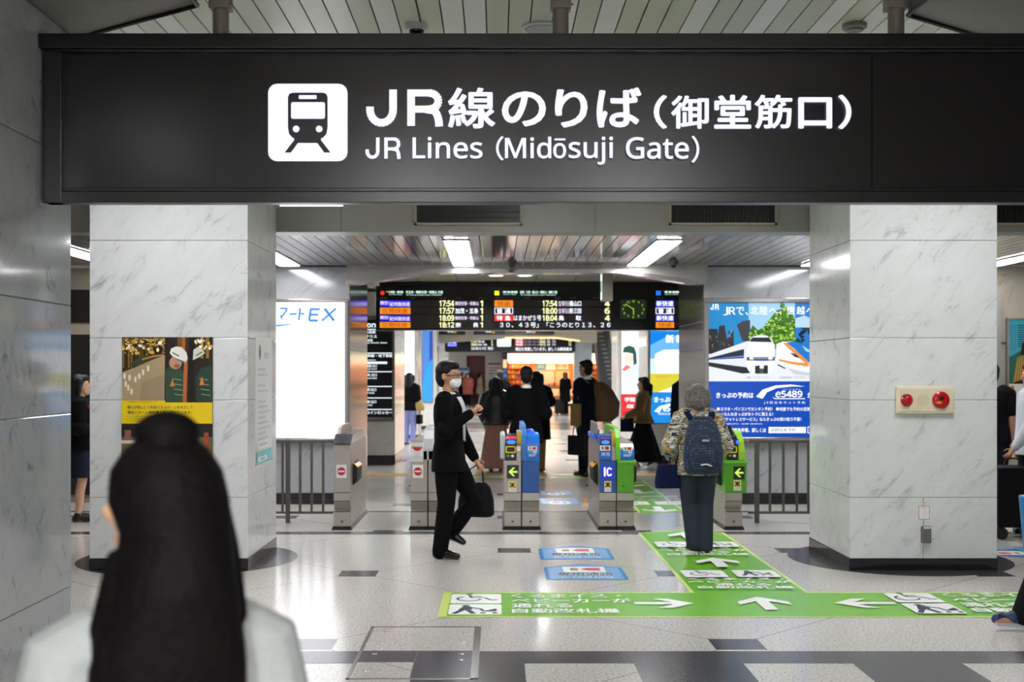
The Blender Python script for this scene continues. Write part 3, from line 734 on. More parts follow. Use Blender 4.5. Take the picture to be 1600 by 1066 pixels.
b = MB(); b.prism([(gx(1130), GY + .06, gz(692)), (gx(1130), GY + .35, gz(668)), (gx(1130), GY + 1.2, gz(668)), (gx(1130), GY + 1.3, gz(692))], (gx(1153) - gx(1130), 0, 0)); b.build('top_reader', mat('12151a', .12), t, .006)
a = wall_art(GY - .013, .0008)
a.rect(1146, 729, 1163.5, 749.5, GBLK); cx, cy = 1154.5, 739; a.rect(cx - 4, cy - 1.5, cx + 7, cy + 1.5, LGREEN, False)
a.poly([(cx - 7, cy), (cx + .5, cy - 7), (cx + 3.6, cy - 7), (cx - 2.4, cy)], LGREEN, False); a.poly([(cx - 7, cy), (cx - 2.4, cy), (cx + 3.6, cy + 7), (cx + .5, cy + 7)], LGREEN, False); a.build('arrow_display', t)
caution(t, 1146.3, 750.6, 1158, 766.5, GY - .0135); flap(t, 1133, -1, 763, 722)

# ================================================================ RAILINGS
def railing(p0, p1, posts, bars, label):
    d = 13.15; t = thing('railing', (X((p0 + p1) / 2, d), d, 0), label, 'railing', 'steel railings beside the gates')
    x0, x1 = X(p0, d), X(p1, d)
    b = MB(); b.box(x0, x1, d - .025, d + .025, Z(692, d), Z(687, d)); b.build('top_rail', STEEL_DK, t, .006)
    b = MB(); b.box(x0, x1, d - .02, d + .02, Z(803, d), Z(799, d)); b.build('bottom_rail', STEEL_DK, t, .005)
    for px in posts: b = MB(); b.box(X(px, d) - .024, X(px, d) + .024, d - .024, d + .024, 0, Z(687, d)); b.build('post', STEEL_DK, t, .004)
    for px in bars: b = MB(); b.box(X(px, d) - .013, X(px, d) + .013, d - .013, d + .013, Z(800, d), Z(690, d)); b.build('baluster', STEEL_DK, t, .003)
railing(375, 520.5, [450], [385, 404, 422, 441.5, 469, 487, 505], 'steel railing with upright bars before the white light box')
railing(1169, 1335, [1182.5, 1300], [1203, 1224, 1245, 1263, 1281, 1320], 'steel railing with upright bars before the train poster')

# ================================================================ LIGHT BOXES AND POSTERS
FR = mat('a09c97', .2, .8)
def lightbox(d, x0, y0, x1, y1, label, fw=6, depth=.1, frame=FR, name='light_box', cat='light box'):
    t = thing(name, (X((x0 + x1) / 2, d), d, Z(y1, d)), label, cat)
    a0, a1, b0, b1 = X(x0, d), X(x1, d), Z(y1, d), Z(y0, d); w = fw * d / F; b = MB()
    b.box(a0 - w, a1 + w, d - depth, d, b1, b1 + w); b.box(a0 - w, a1 + w, d - depth, d, b0 - w, b0)
    b.box(a0 - w, a0, d - depth, d, b0, b1); b.box(a1, a1 + w, d - depth, d, b0, b1); b.build('frame', frame, t, .006)
    return t
AD = 14.95
# white ticket-service light box
t = lightbox(15.0, 372, 473, 540, 684, 'glowing white light box with blue EX lettering behind the left railing', 5)
WL = mat('fbfcff', .3, 0, 2.2); BL = mat('5c9fe6', .4, 0, .9); PALE = mat('dfe6ee', .4, 0, .9)
a = wall_art(AD); a.rect(372, 473, 540, 684, WL); e = a
BLU = mat('2f7fd8', .4, 0, .8)
a.line([(437, 482), (449, 482), (445, 489), (440, 495)], 3.1, BLU, False); a.line([(438, 492), (441, 500)], 2.6, BLU, False)
a.line([(452, 491), (464, 490.5)], 3.4, BLU, False); a.line([(469, 481), (467, 501)], 3.4, BLU, False); a.line([(468, 490), (476, 491)], 3.1, BLU, False)
a.line([(486, 482), (483, 501), (497, 501)], 4.2, BLU, False); a.line([(485, 483.2), (500, 483.2)], 4.2, BLU, False); a.line([(484, 492), (498, 492)], 3.9, BLU, False)
a.line([(507, 482), (522, 501.5)], 4.7, BLU, False); a.line([(525, 482), (503, 501.5)], 3.6, BLU, False)
a.text('スマ', 395, 481, 432, 501, BLU, 0, 1.0, False)
a.poly([(380, 512), (432, 507), (465, 505.5), (448, 509), (432, 511), (400, 515)], BL)
a.line([(372, 539.5), (540, 539.5)], .9, mat('6fb7c9', .4, 0, .8))
for y, xa, xb in ((569, 448, 519), (594, 440, 517), (628, 480, 519), (661, 432, 519)): a.line([(xa, y), (xb, y)], .5, PALE, False)
a.up(); a.text('交通系ＩＣカードでスマート', 440, 580, 462, 584, PALE); a.line([(459, 674.4), (468.5, 674.4), (468.5, 679), (459, 679), (459, 674.4)], .8, mat('6a8fc0', .4, 0, .8)); a.poly([(490, 684), (510, 676), (540, 669), (540, 684)], mat('f0d6f0', .4, 0, 1.3)); a.build('backlit_sheet', t)

# train poster light box
EM = .82
def em(h, k=EM): return mat(h, .25, 0, k)
t = lightbox(15.0, 1105.5, 473.5, 1312, 683, 'backlit train poster with blue lower half behind the right railing', 7)
a = wall_art(AD, .0009); a.rect(1105.5, 473.5, 1312, 683, em('0d55b8'))
a.rect(1105.5, 473.5, 1170, 595, em('1a86c6')); a.rect(1169.5, 473.5, 1242, 595, em('9cc9ea'), False); a.rect(1242, 473.5, 1312, 595, em('2b74c4'), False); a.up()
rnd = random.Random(5)
a.poly([(1105.5, 514), (1121, 514), (1124, 548), (1105.5, 556)], em('23252e'), False); a.poly([(1123, 510), (1132, 508), (1136, 530), (1146, 516), (1147, 545), (1136, 548), (1120, 548)], em('2c2b30'), False)
a.poly([(1151, 508), (1160, 502), (1172, 500), (1172, 535), (1160, 533)], em('3a3a40'), False); a.up()
for k in range(26):
    x = rnd.uniform(1107, 1145); y = rnd.uniform(516, 546); a.oval(x, y, rnd.uniform(.6, 1.8), rnd.uniform(1, 3.6), em(rnd.choice(['55514e', '8a8279', '17181f', '3b3a40'])), False, 7)
a.up(); a.poly([(1170, 545), (1170, 520), (1176, 508), (1184, 516), (1192, 512), (1200, 505), (1206, 494), (1216, 484), (1228, 482), (1238, 490), (1242, 500), (1242, 545)], em('3d6a1c'))
for k in range(420):
    x = rnd.uniform(1171, 1241); y = 545 - rnd.uniform(0, 1) * (20 + 44 * max(0, 1 - abs(x - 1222) / 34) + 8); 
    if y < 500 and x < 1195: continue
    a.oval(x, y, rnd.uniform(1, 2.8), rnd.uniform(1, 2.6), em(rnd.choice(['4f8f1e', '7fb82e', '2f6a18', 'a2cc4a', '37591d', 'b3c96a', '2a4a18', '5c8a2c'])), False, 7)
a.up()
for k in range(34):
    x = rnd.uniform(1246, 1300); y = 540 - rnd.uniform(0, 1) * (34 - abs(x - 1258) * .8 if x < 1275 else 12)
    a.oval(x, y, rnd.uniform(2, 4), rnd.uniform(2, 4), em(rnd.choice(['10263a', '1b3a2a', '0f1a2c'])), False, 8)
a.up(); a.poly([(1242, 498), (1256, 493), (1268, 499), (1285, 495), (1312, 502), (1312, 512), (1242, 512)], em('b9d6f2', .7))
a.poly([(1105.5, 553), (1175, 560), (1312, 560), (1312, 596), (1105.5, 596)], em('e4e9ee'))
# left train
a.poly([(1105.5, 566), (1166, 574), (1172, 583), (1160, 584), (1105.5, 572)], em('24272b')); a.poly([(1105.5, 555), (1168, 533), (1176, 540), (1176, 572), (1150, 572), (1105.5, 566)], em('dfe4ea'))
a.poly([(1105.5, 560), (1162, 545.5), (1162, 556), (1105.5, 561.5)], em('1c2740')); a.poly([(1105.5, 561.5), (1162, 556.5), (1162, 560), (1105.5, 562.6)], em('2c56b0'))
a.poly([(1169, 535), (1174, 527), (1184, 524), (1197, 524.5), (1205, 530), (1210, 540), (1209, 573), (1203, 583), (1174, 584), (1168, 578), (1165, 560)], em('f1f4f7')); a.poly([(1170, 534), (1175, 527.5), (1201, 527.5), (1206, 535)], em('1f2733'))
a.rect(1166, 558, 1210, 563.5, em('44576e')); a.oval(1174, 560, 4, 2, em('ffd9b0', 1.2)); a.oval(1203, 560, 4, 2, em('fff0d8', 1.2)); a.rect(1176, 558.3, 1200, 561, em('8a8f8c')); a.rect(1178, 561.5, 1200, 564, em('2c56b0'))
a.poly([(1179, 572), (1186, 571), (1187, 584), (1179, 584)], em('23262a'), False); a.poly([(1193, 571), (1199, 571), (1199, 584), (1191, 584)], em('23262a'), False); a.rect(1186, 576, 1192, 584, em('4a5058'), False); a.up()
# right train
a.poly([(1212, 538), (1222, 534), (1240, 535), (1258, 545), (1275, 562), (1285, 575), (1270, 580), (1240, 579), (1218, 569), (1212, 562)], em('edf1f5'))
a.poly([(1228, 536), (1240, 533.5), (1256, 538), (1275, 548), (1296, 570), (1290, 574), (1262, 566), (1240, 545)], em('1c74c8')); a.poly([(1222, 536), (1228, 536), (1244, 549), (1264, 567), (1258, 568), (1240, 553)], em('e58a3a'))
a.poly([(1215, 561), (1240, 566), (1264, 568), (1262, 573), (1240, 570), (1216, 564)], em('ea8f3c')); a.poly([(1233, 551), (1243, 554), (1249, 560), (1241, 558)], em('20355c'))
a.poly([(1252, 540), (1262, 546), (1270, 553), (1258, 549)], em('9fd0f4')); a.line([(1214, 570), (1226, 576)], 2, em('3a3f46')); a.poly([(1230, 575), (1260, 583), (1300, 583), (1300, 590), (1240, 585)], em('c7ccd2'))
a.text('特急「サンダーバード」', 1166, 588.5, 1201, 591.5, em('5c6670')); a.text('北陸新幹線「かがやき」「はくたか」', 1216, 588.5, 1280, 591.5, em('5c6670'))
a.rect(1105.5, 596.5, 1312, 683, em('0b48b2'))
# heading and mark
PW = em('f4f8fc', .95)
jr(a, 1109, 475.5, 13, 9, PW, 1.8)
for s_, x, y, w, h in (('J', 1129, 480, 8, 13), ('R', 1138, 480, 10, 12), ('で、', 1149, 480, 19, 13), ('北', 1172, 479, 12, 13), ('陸', 1186, 479, 12, 13), ('へ、', 1200, 482, 20, 10), ('信', 1228, 479, 12, 13), ('越', 1243, 479, 13, 13), ('へ', 1258, 482, 12, 9)):
    a.text(s_, x, y, x + w, y + h, PW, .008)
# reservation text
a.text('きっぷの予約は', 1118, 613, 1176, 622, PW, .025); a.text('から', 1260, 613, 1276, 622, PW, .025)
a.poly([(1180, 620), (1190, 609), (1210, 602.5), (1235, 601), (1256, 604), (1236, 604), (1212, 606.5), (1197, 613), (1190, 623)], PW); a.poly([(1205, 620.5), (1210, 622.3), (1256, 622.3), (1256, 623.6), (1209, 623.6)], PW)
a.text('e', 1209.5, 612, 1217.5, 621, PW, .012, 1, True, .15); a.text('5489', 1219, 610.5, 1252, 621, PW, .03)
a.text('いーごよやく', 1222, 607.3, 1249, 609.6, PW); a.text('J R 西 日 本 ネ ッ ト 予 約', 1192, 627, 1256, 631.5, PW)
for y, s_, x1 in ((639, 'スマホ・パソコンでカンタン予約！', 1205), (647, 'いろんなきっぷがおトクに買える！', 1206), (655, '「チケットレスサービス」ならきっぷの受け取り不要！', 1250)):
    if y < 655: a.oval(1121, y, 2.4, 2.4, PW)
    a.text(s_, 1124.5, y - 2.9, x1, y + 2.9, PW, .015)
a.oval(1213, 639, 2.4, 2.4, PW); a.text('何度でも予約の変更ＯＫ！', 1216, 636.2, 1276, 642, PW, .015)
a.text('※特急券等が対象です。一部の列車・区間を除きます。', 1127, 661, 1190, 663.3, PW); a.text('空席照会・発売条件等、詳しくは', 1112, 668.5, 1195, 675.5, PW, .02)
a.rect(1199, 667, 1257, 676.5, em('eef1f5', .9)); a.text('JR西日本予約', 1202, 669, 1241, 675, em('3a3f48')); a.line([(1260, 667), (1276, 667), (1276, 676.5), (1260, 676.5), (1260, 667)], 1, PW, False); a.text('検索', 1262.5, 669.5, 1273, 674.5, PW)
a.build('backlit_sheet', t)

# blue sky light box and portrait light box deeper inside
t = lightbox(21.4, 1015.5, 517, 1108, 661, 'sky blue light box with white cloud and yellow field on the pillar beyond the gates', 2, .05)
a = wall_art(21.36, .0012); S = em('1583e8', 1.0); a.rect(1015.5, 517, 1108, 661, S)
a.poly([(1015.5, 540), (1040, 527), (1070, 522), (1108, 524), (1108, 584), (1015.5, 584)], em('6db8f4', 1.0)); a.poly([(1024, 553), (1036, 547), (1068, 546), (1108, 549), (1108, 585), (1018, 585), (1022, 562)], em('f4fafe', 1.1)); a.poly([(1015.5, 560), (1022, 561), (1026, 585), (1015.5, 585)], em('cfe8fa', 1.1))
a.rect(1015.5, 584, 1108, 613, em('d8cf3f', 1.0)); a.poly([(1028, 613), (1052, 604), (1074, 601), (1108, 604), (1108, 613)], em('f5fafc', 1.1)); a.text('ぎゅぎゅっと', 1025, 586, 1048, 591, em('e2792c', 1)); a.rect(1015.5, 613, 1108, 661, em('1c8ae0', 1.0))
a.text('新', 1040, 523, 1053, 536, em('ffffff', 1.2), .03); a.text('幹', 1056, 523, 1069, 536, em('ffffff', 1.2), .03); a.text('線で、', 1072, 523, 1090, 535, em('ffffff', 1.2), .02); a.text('九州へ。', 1080, 523, 1106, 535, em('ffffff', 1.2), .02)
a.text('きっぷの予約は', 1022, 620, 1080, 629, em('ffffff', 1.2), .03); a.poly([(1022, 643), (1030, 635), (1046, 631), (1072, 633), (1048, 634.5), (1034, 638), (1030, 645)], em('ffffff', 1.2)); a.text('e5489', 1036, 634, 1062, 643, em('ffffff', 1.2), .03); a.text('JR西日本ネット予約', 1028, 645, 1072, 649, em('ffffff', 1.2)); a.build('backlit_sheet', t)
t = lightbox(28.0, 970.5, 517, 998, 655, 'narrow white light box with a dark haired person in white shirt, beyond the gates', 1, .05)
a = wall_art(27.97, .0015); a.rect(970.5, 517, 998, 655, em('eefaf6', 1.0)); a.poly([(971, 655), (971, 576), (980, 572), (992, 566), (998, 572), (998, 655)], em('d6ecf2', 1.0)); a.poly([(977, 552), (984, 552), (989, 556), (990, 564), (983, 570), (975, 566)], em('f0d5c4', 1))
a.poly([(973, 551), (975, 543), (983, 540), (991, 543), (994, 551), (995, 568), (990, 571), (989, 553), (982, 551)], em('1f5c50', .6)); a.poly([(971, 578), (979, 570), (986, 574), (976, 580)], em('e06a6a', 1)); a.rect(970.5, 616, 998, 655, em('d8222a', 1)); a.text('学問', 976, 621, 992, 628, em('ffffff', 1.1), .02); a.text('成就', 979, 632, 990, 638, em('ffffff', 1.1), .02); a.build('backlit_sheet', t)
t = lightbox(30.0, 632.5, 500, 648, 625, 'tall narrow white light box left of the masked man, deep inside', 1, .05); a = wall_art(29.97); a.rect(632.5, 500, 648, 625, em('f2fffc', 1.3)); a.poly([(632.5, 600), (640, 597), (648, 600), (648, 625), (632.5, 625)], em('c9d3d4', 1)); a.build('backlit_sheet', t)
t = lightbox(35.0, 660, 500, 676, 628, 'tall narrow blue light box left of the masked man, deep inside', 1, .05); a = wall_art(34.97); a.rect(660, 500, 676, 628, em('4f86d8', .9)); a.rect(671, 500, 676, 628, em('1c4fb4', .9)); a.poly([(660, 600), (668, 570), (676, 560), (676, 628), (660, 628)], em('2f9be8', .9)); a.build('backlit_sheet', t)
t = thing('banner', (X(655, 32), 32, 1), 'thin white vertical banner with blue lettering beside the blue light box', 'banner'); b = MB(); b.box(X(649, 32), X(657, 32), 32, 32.03, .0, Z(545, 32)); b.build('sheet', PAPER, t); a = wall_art(31.995)
for k in range(8): a.text('きれいなまちを'[k % 7], 650.5, 570 + k * 10, 655.5, 578 + k * 10, mat('2a4fb0', .5))
a.build('lettering', t)
# far right poster
t = lightbox(14.97, 1574, 500, 1690, 655, 'travel poster with a bridge and a person in a checked jacket, at the right edge', 3, .06, mat('7d7a74', .4, .3), 'framed_poster', 'poster')
a = wall_art(14.93, .001); q = .42
a.rect(1574, 500, 1690, 655, em('3f9aa6', q)); a.poly([(1574, 560), (1600, 545), (1690, 540), (1690, 600), (1574, 600)], em('2a5f50', q)); a.rect(1580, 507, 1582, 548, em('3d7fa4', q), False); a.rect(1585, 507, 1587, 548, em('3d7fa4', q), False); a.line([(1574, 530), (1581, 507), (1600, 540)], 1, em('3d7fa4', q)); a.line([(1580, 520), (1587, 520)], 1, em('3d7fa4', q))
for k in range(10): a.rect(1590, 508 + k * 3.6, 1601, 509.6 + k * 3.6, em('1a4f66', q), False)
a.poly([(1582, 598), (1588, 566), (1597, 552), (1612, 552), (1622, 598)], em('8a6a34', q)); a.poly([(1594, 555), (1597, 536), (1606, 533), (1612, 540), (1612, 556)], em('2a1e18', q))
for k in range(8): a.line([(1585 + k * 4, 598), (1590 + k * 3.4, 558)], 1, em('c09a4a', q), False)
a.up(); a.poly([(1584, 598), (1604, 590), (1630, 592), (1630, 600), (1584, 600)], em('11151c', q)); a.rect(1574, 600, 1690, 619, em('c6c4bc', q)); a.oval(1581, 606, 3.4, 3.4, em('a06a50', q)); a.rect(1574, 619, 1690, 655, em('2a8cc0', q)); a.poly([(1588, 640), (1594, 634), (1600, 638), (1597, 646)], em('e8f2f6', q)); a.build('print', t)
# black directory
t = lightbox(21.4, 500, 500, 613, 655, 'black directory board with white lettering on the pillar behind the left gate', 4, .06, mat('77726c', .3, .5), 'directory_board', 'directory board')
a = wall_art(21.35); a.rect(500, 495, 613, 652, mat('07080a', .2)); WW = em('f0fbff', 1.0)
a.text('Information', 520, 503, 587, 512, WW, .03); 
for y, s_, xa, xb, h in ((519, 'コンコース・大阪駅', 540, 588, 5), (526, 'ルクア・サウス', 545, 590, 5), (532, '大丸・梅田', 545, 583, 4), (536, 'Osaka Station City South Gate', 535, 606, 3), (545, 'ノース', 560, 573, 3), (556, '阪急線・阪神線・地下鉄線', 545, 615, 5), (563, 'Hankyu Hanshin', 550, 588, 3), (567, '━━━━━━', 560, 606, 3.6), (572, '・御堂筋 出口', 566, 590, 4.4), (577, 'Midosuji Exit', 560, 590, 3), (586, '・中央 出口', 566, 590, 4.6), (591, 'Central Exit', 565, 590, 3), (609, '・南側 出口', 566, 589, 4.6), (614, 'South Exit', 565, 586, 3), (628, '・北側 出口', 566, 589, 4.6), (633, 'North Exit', 565, 583, 3), (645, 'トイレ・コインロッカー', 550, 614, 5)):
    a.text(s_, xa, y - h / 2, xb - 1, y + h / 2, WW, .02, 1.0, False)
a.up()
for y in (515, 552, 581, 604, 622, 640): a.rect(500, y - .7, 612.5, y + .7, WW, False)
a.build('lettering', t)
# yellow works poster on the left pillar
PD = 9.98
t = thing('poster', (X(262, PD), PD, Z(720, PD)), 'poster of a helmeted worker at night over a yellow text band, on the left pillar', 'poster')
b = MB(); b.box(X(191, PD), X(332.5, PD), PD - .006, PD - .0005, Z(737, PD), Z(527, PD)); b.build('sheet', mat('5f4a2c', .45), t)
a = wall_art(PD - .007, .0006); a.rect(191, 527, 332.5, 629, mat('3a2a16', .4)); rnd = random.Random(11)
for k in range(16): a.rect(192 + k * 4.2, 530, 194 + k * 4.2, 575, mat(rnd.choice(['6b5220', '8a6a28', '2a1c0e']), .4), False)
a.poly([(222, 527), (270, 527), (262, 552), (225, 556)], mat('1c1512', .4))
for k in range(60):
    x = rnd.uniform(192, 262); y = rnd.uniform(529, 556); a.oval(x, y, rnd.uniform(1, 3.6), rnd.uniform(1, 3.6), mat(rnd.choice(['e8c24a', 'd8a83a', 'f4e6b0', 'a8761e', 'f8f4e0', '5c4016']), .4), False, 10)
for k in range(90):
    x = rnd.uniform(192, 258); y = 530 + 24 * rnd.random() ** 2; a.oval(x, y, rnd.uniform(.6, 2), rnd.uniform(.6, 2.2), mat(rnd.choice(['b8862e', '8a6420', 'e8d080', '4a3414', 'caa040']), .4), False, 8)
a.up(); a.oval(265, 541, 6, 8, mat('c8385a', .4)); a.oval(262, 535, 3, 3, mat('f090b0', .4)); a.poly([(205, 568), (214, 560), (236, 554), (262, 552), (266, 556), (230, 566), (206, 574)], mat('33452a', .4)); a.line([(222, 562), (240, 557), (256, 555)], 2.4, mat('c07a3a', .4))
a.poly([(191, 582), (212, 574), (240, 562), (258, 555), (257, 627), (191, 627)], mat('a8926f', .4)); a.poly([(222, 598), (256, 585), (256, 627), (218, 627)], mat('9b8468', .4))
for (x, y) in ((197, 600), (201, 606), (206, 612), (212, 593), (218, 588), (224, 582), (232, 576), (195, 588), (203, 590)): a.oval(x, y, 2, 5, mat('e6dcc8', .4), False, 10)
a.up(); a.poly([(258, 527), (332.5, 527), (332.5, 629), (259, 629)], mat('241a10', .4))
for x, w, c in ((278, 5, '7a4a22'), (284, 6, 'a4602c'), (291, 4, '3c2414'), (300, 7, '0d0b0a'), (322, 5, '8a6a2a'), (314, 4, 'b8862e')): a.rect(x, 527, x + w, 560, mat(c, .4), False)
for k in range(20): a.oval(rnd.uniform(301, 331), rnd.uniform(529, 545), rnd.uniform(1, 3), rnd.uniform(1, 3), mat(rnd.choice(['e8c24a', 'f4e6b0', 'a8761e', 'ffffff']), .4), False, 10)
a.up(); GRN = mat('2c4632', .5); a.poly([(259, 582), (268, 566), (282, 574), (290, 590), (287, 629), (259, 629)], GRN, False); a.poly([(308, 629), (306, 592), (314, 576), (328, 572), (332.5, 580), (332.5, 629)], mat('223a2c', .5)); a.rect(296, 527, 303, 629, mat('0a0908', .4)); a.poly([(288, 560), (294, 560), (292, 629), (286, 629)], mat('b2622c', .4))
for s_ in (1, -1):
    for k in range(4): a.line([((270 if s_ > 0 else 312) + k, 592 + k * 8), ((284 if s_ > 0 else 326) + k, 594 + k * 8)], 1.4, mat('7c9a7a', .5), False)
a.poly([(266, 604), (270, 592), (274, 604)], mat('d87a2a', .5)); a.poly([(312, 602), (316, 588), (320, 602)], mat('d87a2a', .5)); a.oval(275, 567, 10, 10, mat('b98a68', .5)); a.oval(277, 572, 5, 3, mat('8c5c44', .5))
a.poly([(266, 552), (268, 545), (276, 541.5), (285, 543), (292, 551), (294, 560), (290, 568), (280, 562), (270, 557)], mat('e6e4da', .4)); a.line([(270, 551), (281, 557)], 1.8, mat('3f6a3a', .4)); a.line([(276, 561), (290, 566)], 1.6, mat('4a6ab0', .4)); a.poly([(302, 563), (303, 547), (310, 542), (318, 547), (321, 552), (311, 559)], mat('cfcdbf', .4)); a.line([(307, 556), (317, 550)], 1.8, mat('3f6a3a', .4))
YW = mat('e8c600', .45); a.poly([(191, 626), (259, 626), (259, 629), (332.5, 629), (332.5, 662), (191, 662)], YW); TX = mat('3a4a34', .5)
a.text('誰もが安心して利用できるホームをめざして', 200, 634, 302, 639, TX, .02); a.text('現在にホーム柵設置工事を進めています。', 200, 642, 301, 647, TX, .02)
for k, w in enumerate((52, 60, 56)): a.text('ホームドアの設置工事にご協力をお願いいたします', 200, 649.5 + k * 3.6, 200 + w, 652 + k * 3.6, TX, 0, 1, False)
a.up(); a.text('※工事期間中はご迷惑をおかけします', 200, 627.2, 248, 629, TX); a.rect(191, 662, 332.5, 737, mat('6e5c44', .4)); a.rect(191, 662, 332.5, 683, mat('1e1814', .4)); a.rect(191, 688, 236, 693, mat('cfc6ae', .4)); a.rect(196, 672, 206, 686, mat('8a5a52', .4)); a.rect(320, 676, 327, 700, mat('9a4a28', .4)); a.oval(225, 664, 2.5, 2, mat('f0ead0', .4)); a.build('print', t)
# notice on the side of the left pillar (faces +x)
px_ = X(387, PD); t = thing('notice', (px_, 10.6, 1), 'tall white notice with a turquoise foot, on the right side of the left pillar', 'notice')
def sy(px): return px_ * F / (px - CX)
y0, y1 = sy(398.5), sy(424); b = MB(); b.box(px_ + .0008, px_ + .004, y0, y1, .82, 1.93); b.build('sheet', mat('d9dbd9', .5), t); a = side_art(px_ + .0045, 1)
def nb(u): return y0 + (y1 - y0) * u
a.oval(nb(.25), 1.8, .045, .07, mat('b07a3a', .5)); a.oval(nb(.25), 1.79, .03, .035, mat('3d6a4c', .5)); a.text('お知らせ', nb(.5), 1.81, nb(.75), 1.75, mat('6a6f74', .5))
for k in range(14):
    if k in (2, 5): continue
    a.text('駅をご利用のお客様へ工事のご案内', nb(.1), 1.66 - k * .046, nb(.55 + .3 * ((k * 7) % 3) / 2), 1.64 - k * .046, mat('7c8186', .5), 0, 1, False)
a.rect(nb(.1), 1.03, nb(.72), .97, WHITE, False); a.up(); a.text('JR西日本', nb(.14), 1.02, nb(.68), .98, mat('33373c', .5)); a.rect(nb(.02), .95, nb(.98), .84, mat('7cc4c4', .5)); a.rect(nb(.1), .9, nb(.6), .86, WHITE); a.text('検索', nb(.2), .895, nb(.5), .865, mat('33373c', .5)); a.build('print', t)
# alarm panel on the right pillar
t = thing('fire_alarm_panel', (X(1443, PD), PD, Z(625, PD)), 'cream alarm panel with red lamp and red push button on the right pillar', 'alarm panel')
CRM = mat('ddd0b4', .4); b = MB(); b.box(X(1398.5, PD), X(1489, PD), PD - .035, PD, Z(646, PD), Z(604, PD)); b.build('housing', CRM, t, .006)
b = MB(); b.box(X(1402.5, PD), X(1486.5, PD), PD - .04, PD - .03, Z(643, PD), Z(607, PD)); b.build('cover', mat('d8cbb0', .4), t, .004)
b = MB(); c = (X(1414, PD), PD - .04, Z(625, PD)); b.lathe(c, [(.048, 0), (.048, .01), (.04, .012), (.036, .03), (.02, .042), (.001, .045)], (0, -1, 0)); b.build('lamp', mat('c20a1a', .12, 0, .35), t)
b = MB(); b.lathe(c, [(.05, -.002), (.05, .006), (.046, .008)], (0, -1, 0)); b.build('lamp_ring', mat('4a1216', .3), t)
b = MB(); c = (X(1467, PD), PD - .04, Z(625, PD)); b.lathe(c, [(.07, 0), (.07, .012), (.06, .02), (.03, .024), (.001, .025)], (0, -1, 0), 32); b.build('button_plate', mat('b3141c', .2), t)
b = MB(); b.lathe((c[0], c[1] - .022, c[2] + .014), [(.019, 0), (.019, .006), (.001, .007)], (0, -1, 0)); b.build('push_button', mat('14100a', .3), t)
a = wall_art(PD - .066); a.rect(1463.5, 627.5, 1471, 631, mat('f0b820', .4, 0, .3)); a.build('button_label', t)
b = MB(); b.lathe((X(1439.5, PD), PD - .0405, Z(625, PD)), [(.05, 0), (.05, .002)], (0, -1, 0), 28); b.build('speaker_plate', mat('cdbf9f', .5), t)
# small notice and socket box
t = thing('notice', (X(1443.5, PD), PD, Z(801, PD)), 'tiny white notice with a red border low on the right pillar', 'notice'); a = wall_art(PD - .001); a.rect(1435, 790.5, 1452.5, 812, mat('c98a86', .5)); a.rect(1436.2, 791.8, 1451.3, 810.8, mat('e9e6e4', .5)); a.text('使用禁止', 1439, 793, 1449, 795.4, mat('b84a4a', .5))
for k in range(5): a.text('コンセントのご利用はできません', 1438.5, 797 + k * 2.6, 1449.5, 798.8 + k * 2.6, mat('7f97a8', .5), 0, 1, False)
a.build('sheet', t)
t = thing('socket_box', (X(1445, PD), PD, Z(848, PD)), 'small grey metal socket box low on the right pillar', 'socket box'); b = MB(); b.box(X(1438.3, PD), X(1452.5, PD), PD - .05, PD, Z(848, PD), Z(822, PD)); b.build('cover', mat('6e6d6a', .35, .4), t, .008); b = MB(); b.box(X(1440, PD), X(1451.5, PD), PD - .053, PD - .045, Z(825.5, PD), Z(822.6, PD)); b.build('lid', mat('c9c9c6', .3), t, .003)

# ================================================================ FLOOR STICKERS
t = thing('floor_sticker', fpt(1130, 900) + (0,), 'green T-shaped floor sticker guiding wheelchairs and prams to the wide gate', 'floor sticker')
LG = mat('cfe07a', .3); GR = mat('6fb52c', .28); WF = mat('f0f1ee', .35); NV = mat('2b2f3d', .5)
Y0, Y1 = D(965), D(926); xl = fpt(683, 965)[0]; xp0, xp1 = fpt(1078, 926)[0], fpt(1264, 926)[0]; Ye = D(833)
a = floor_art(.0015); xr = 5.4
xl2 = fpt(693, 927)[0]
tt = D(829)
a.poly([(xl, Y0), (xr, Y0), (xr, Y1), (xp1, Y1), (xp1, Ye), ((xp0 + xp1) / 2, tt), (xp0, Ye), (xp0, Y1), (xl2, Y1)], LG)
m = .03; a.poly([(xl + .06, Y0 + m), (xr, Y0 + m), (xr, Y1 - m), (xp1 - m, Y1 - m), (xp1 - m, Ye - m), ((xp0 + xp1) / 2, tt - m), (xp0 + m, Ye - m), (xp0 + m, Y1 - m), (xl2 + .06, Y1 - m)], GR)
def wheelchair(a, x, y, s, m):
    a.oval(x - .12 * s, y + .34 * s, .06 * s, .05 * s, m, False, 10); a.line([(x - .12 * s, y + .26 * s), (x - .08 * s, y + .02 * s), (x + .14 * s, y + .02 * s), (x + .26 * s, y - .2 * s), (x + .36 * s, y - .16 * s)], .05 * s, m, False); a.line([(x - .1 * s, y + .14 * s), (x + .1 * s, y + .14 * s)], .05 * s, m, False)
    a.line([(x - .12 * s + .2 * s * math.cos(q), y - .08 * s + .2 * s * math.sin(q)) for q in [math.radians(120 + 26 * i) for i in range(10)]], .045 * s, m, False); a.up()
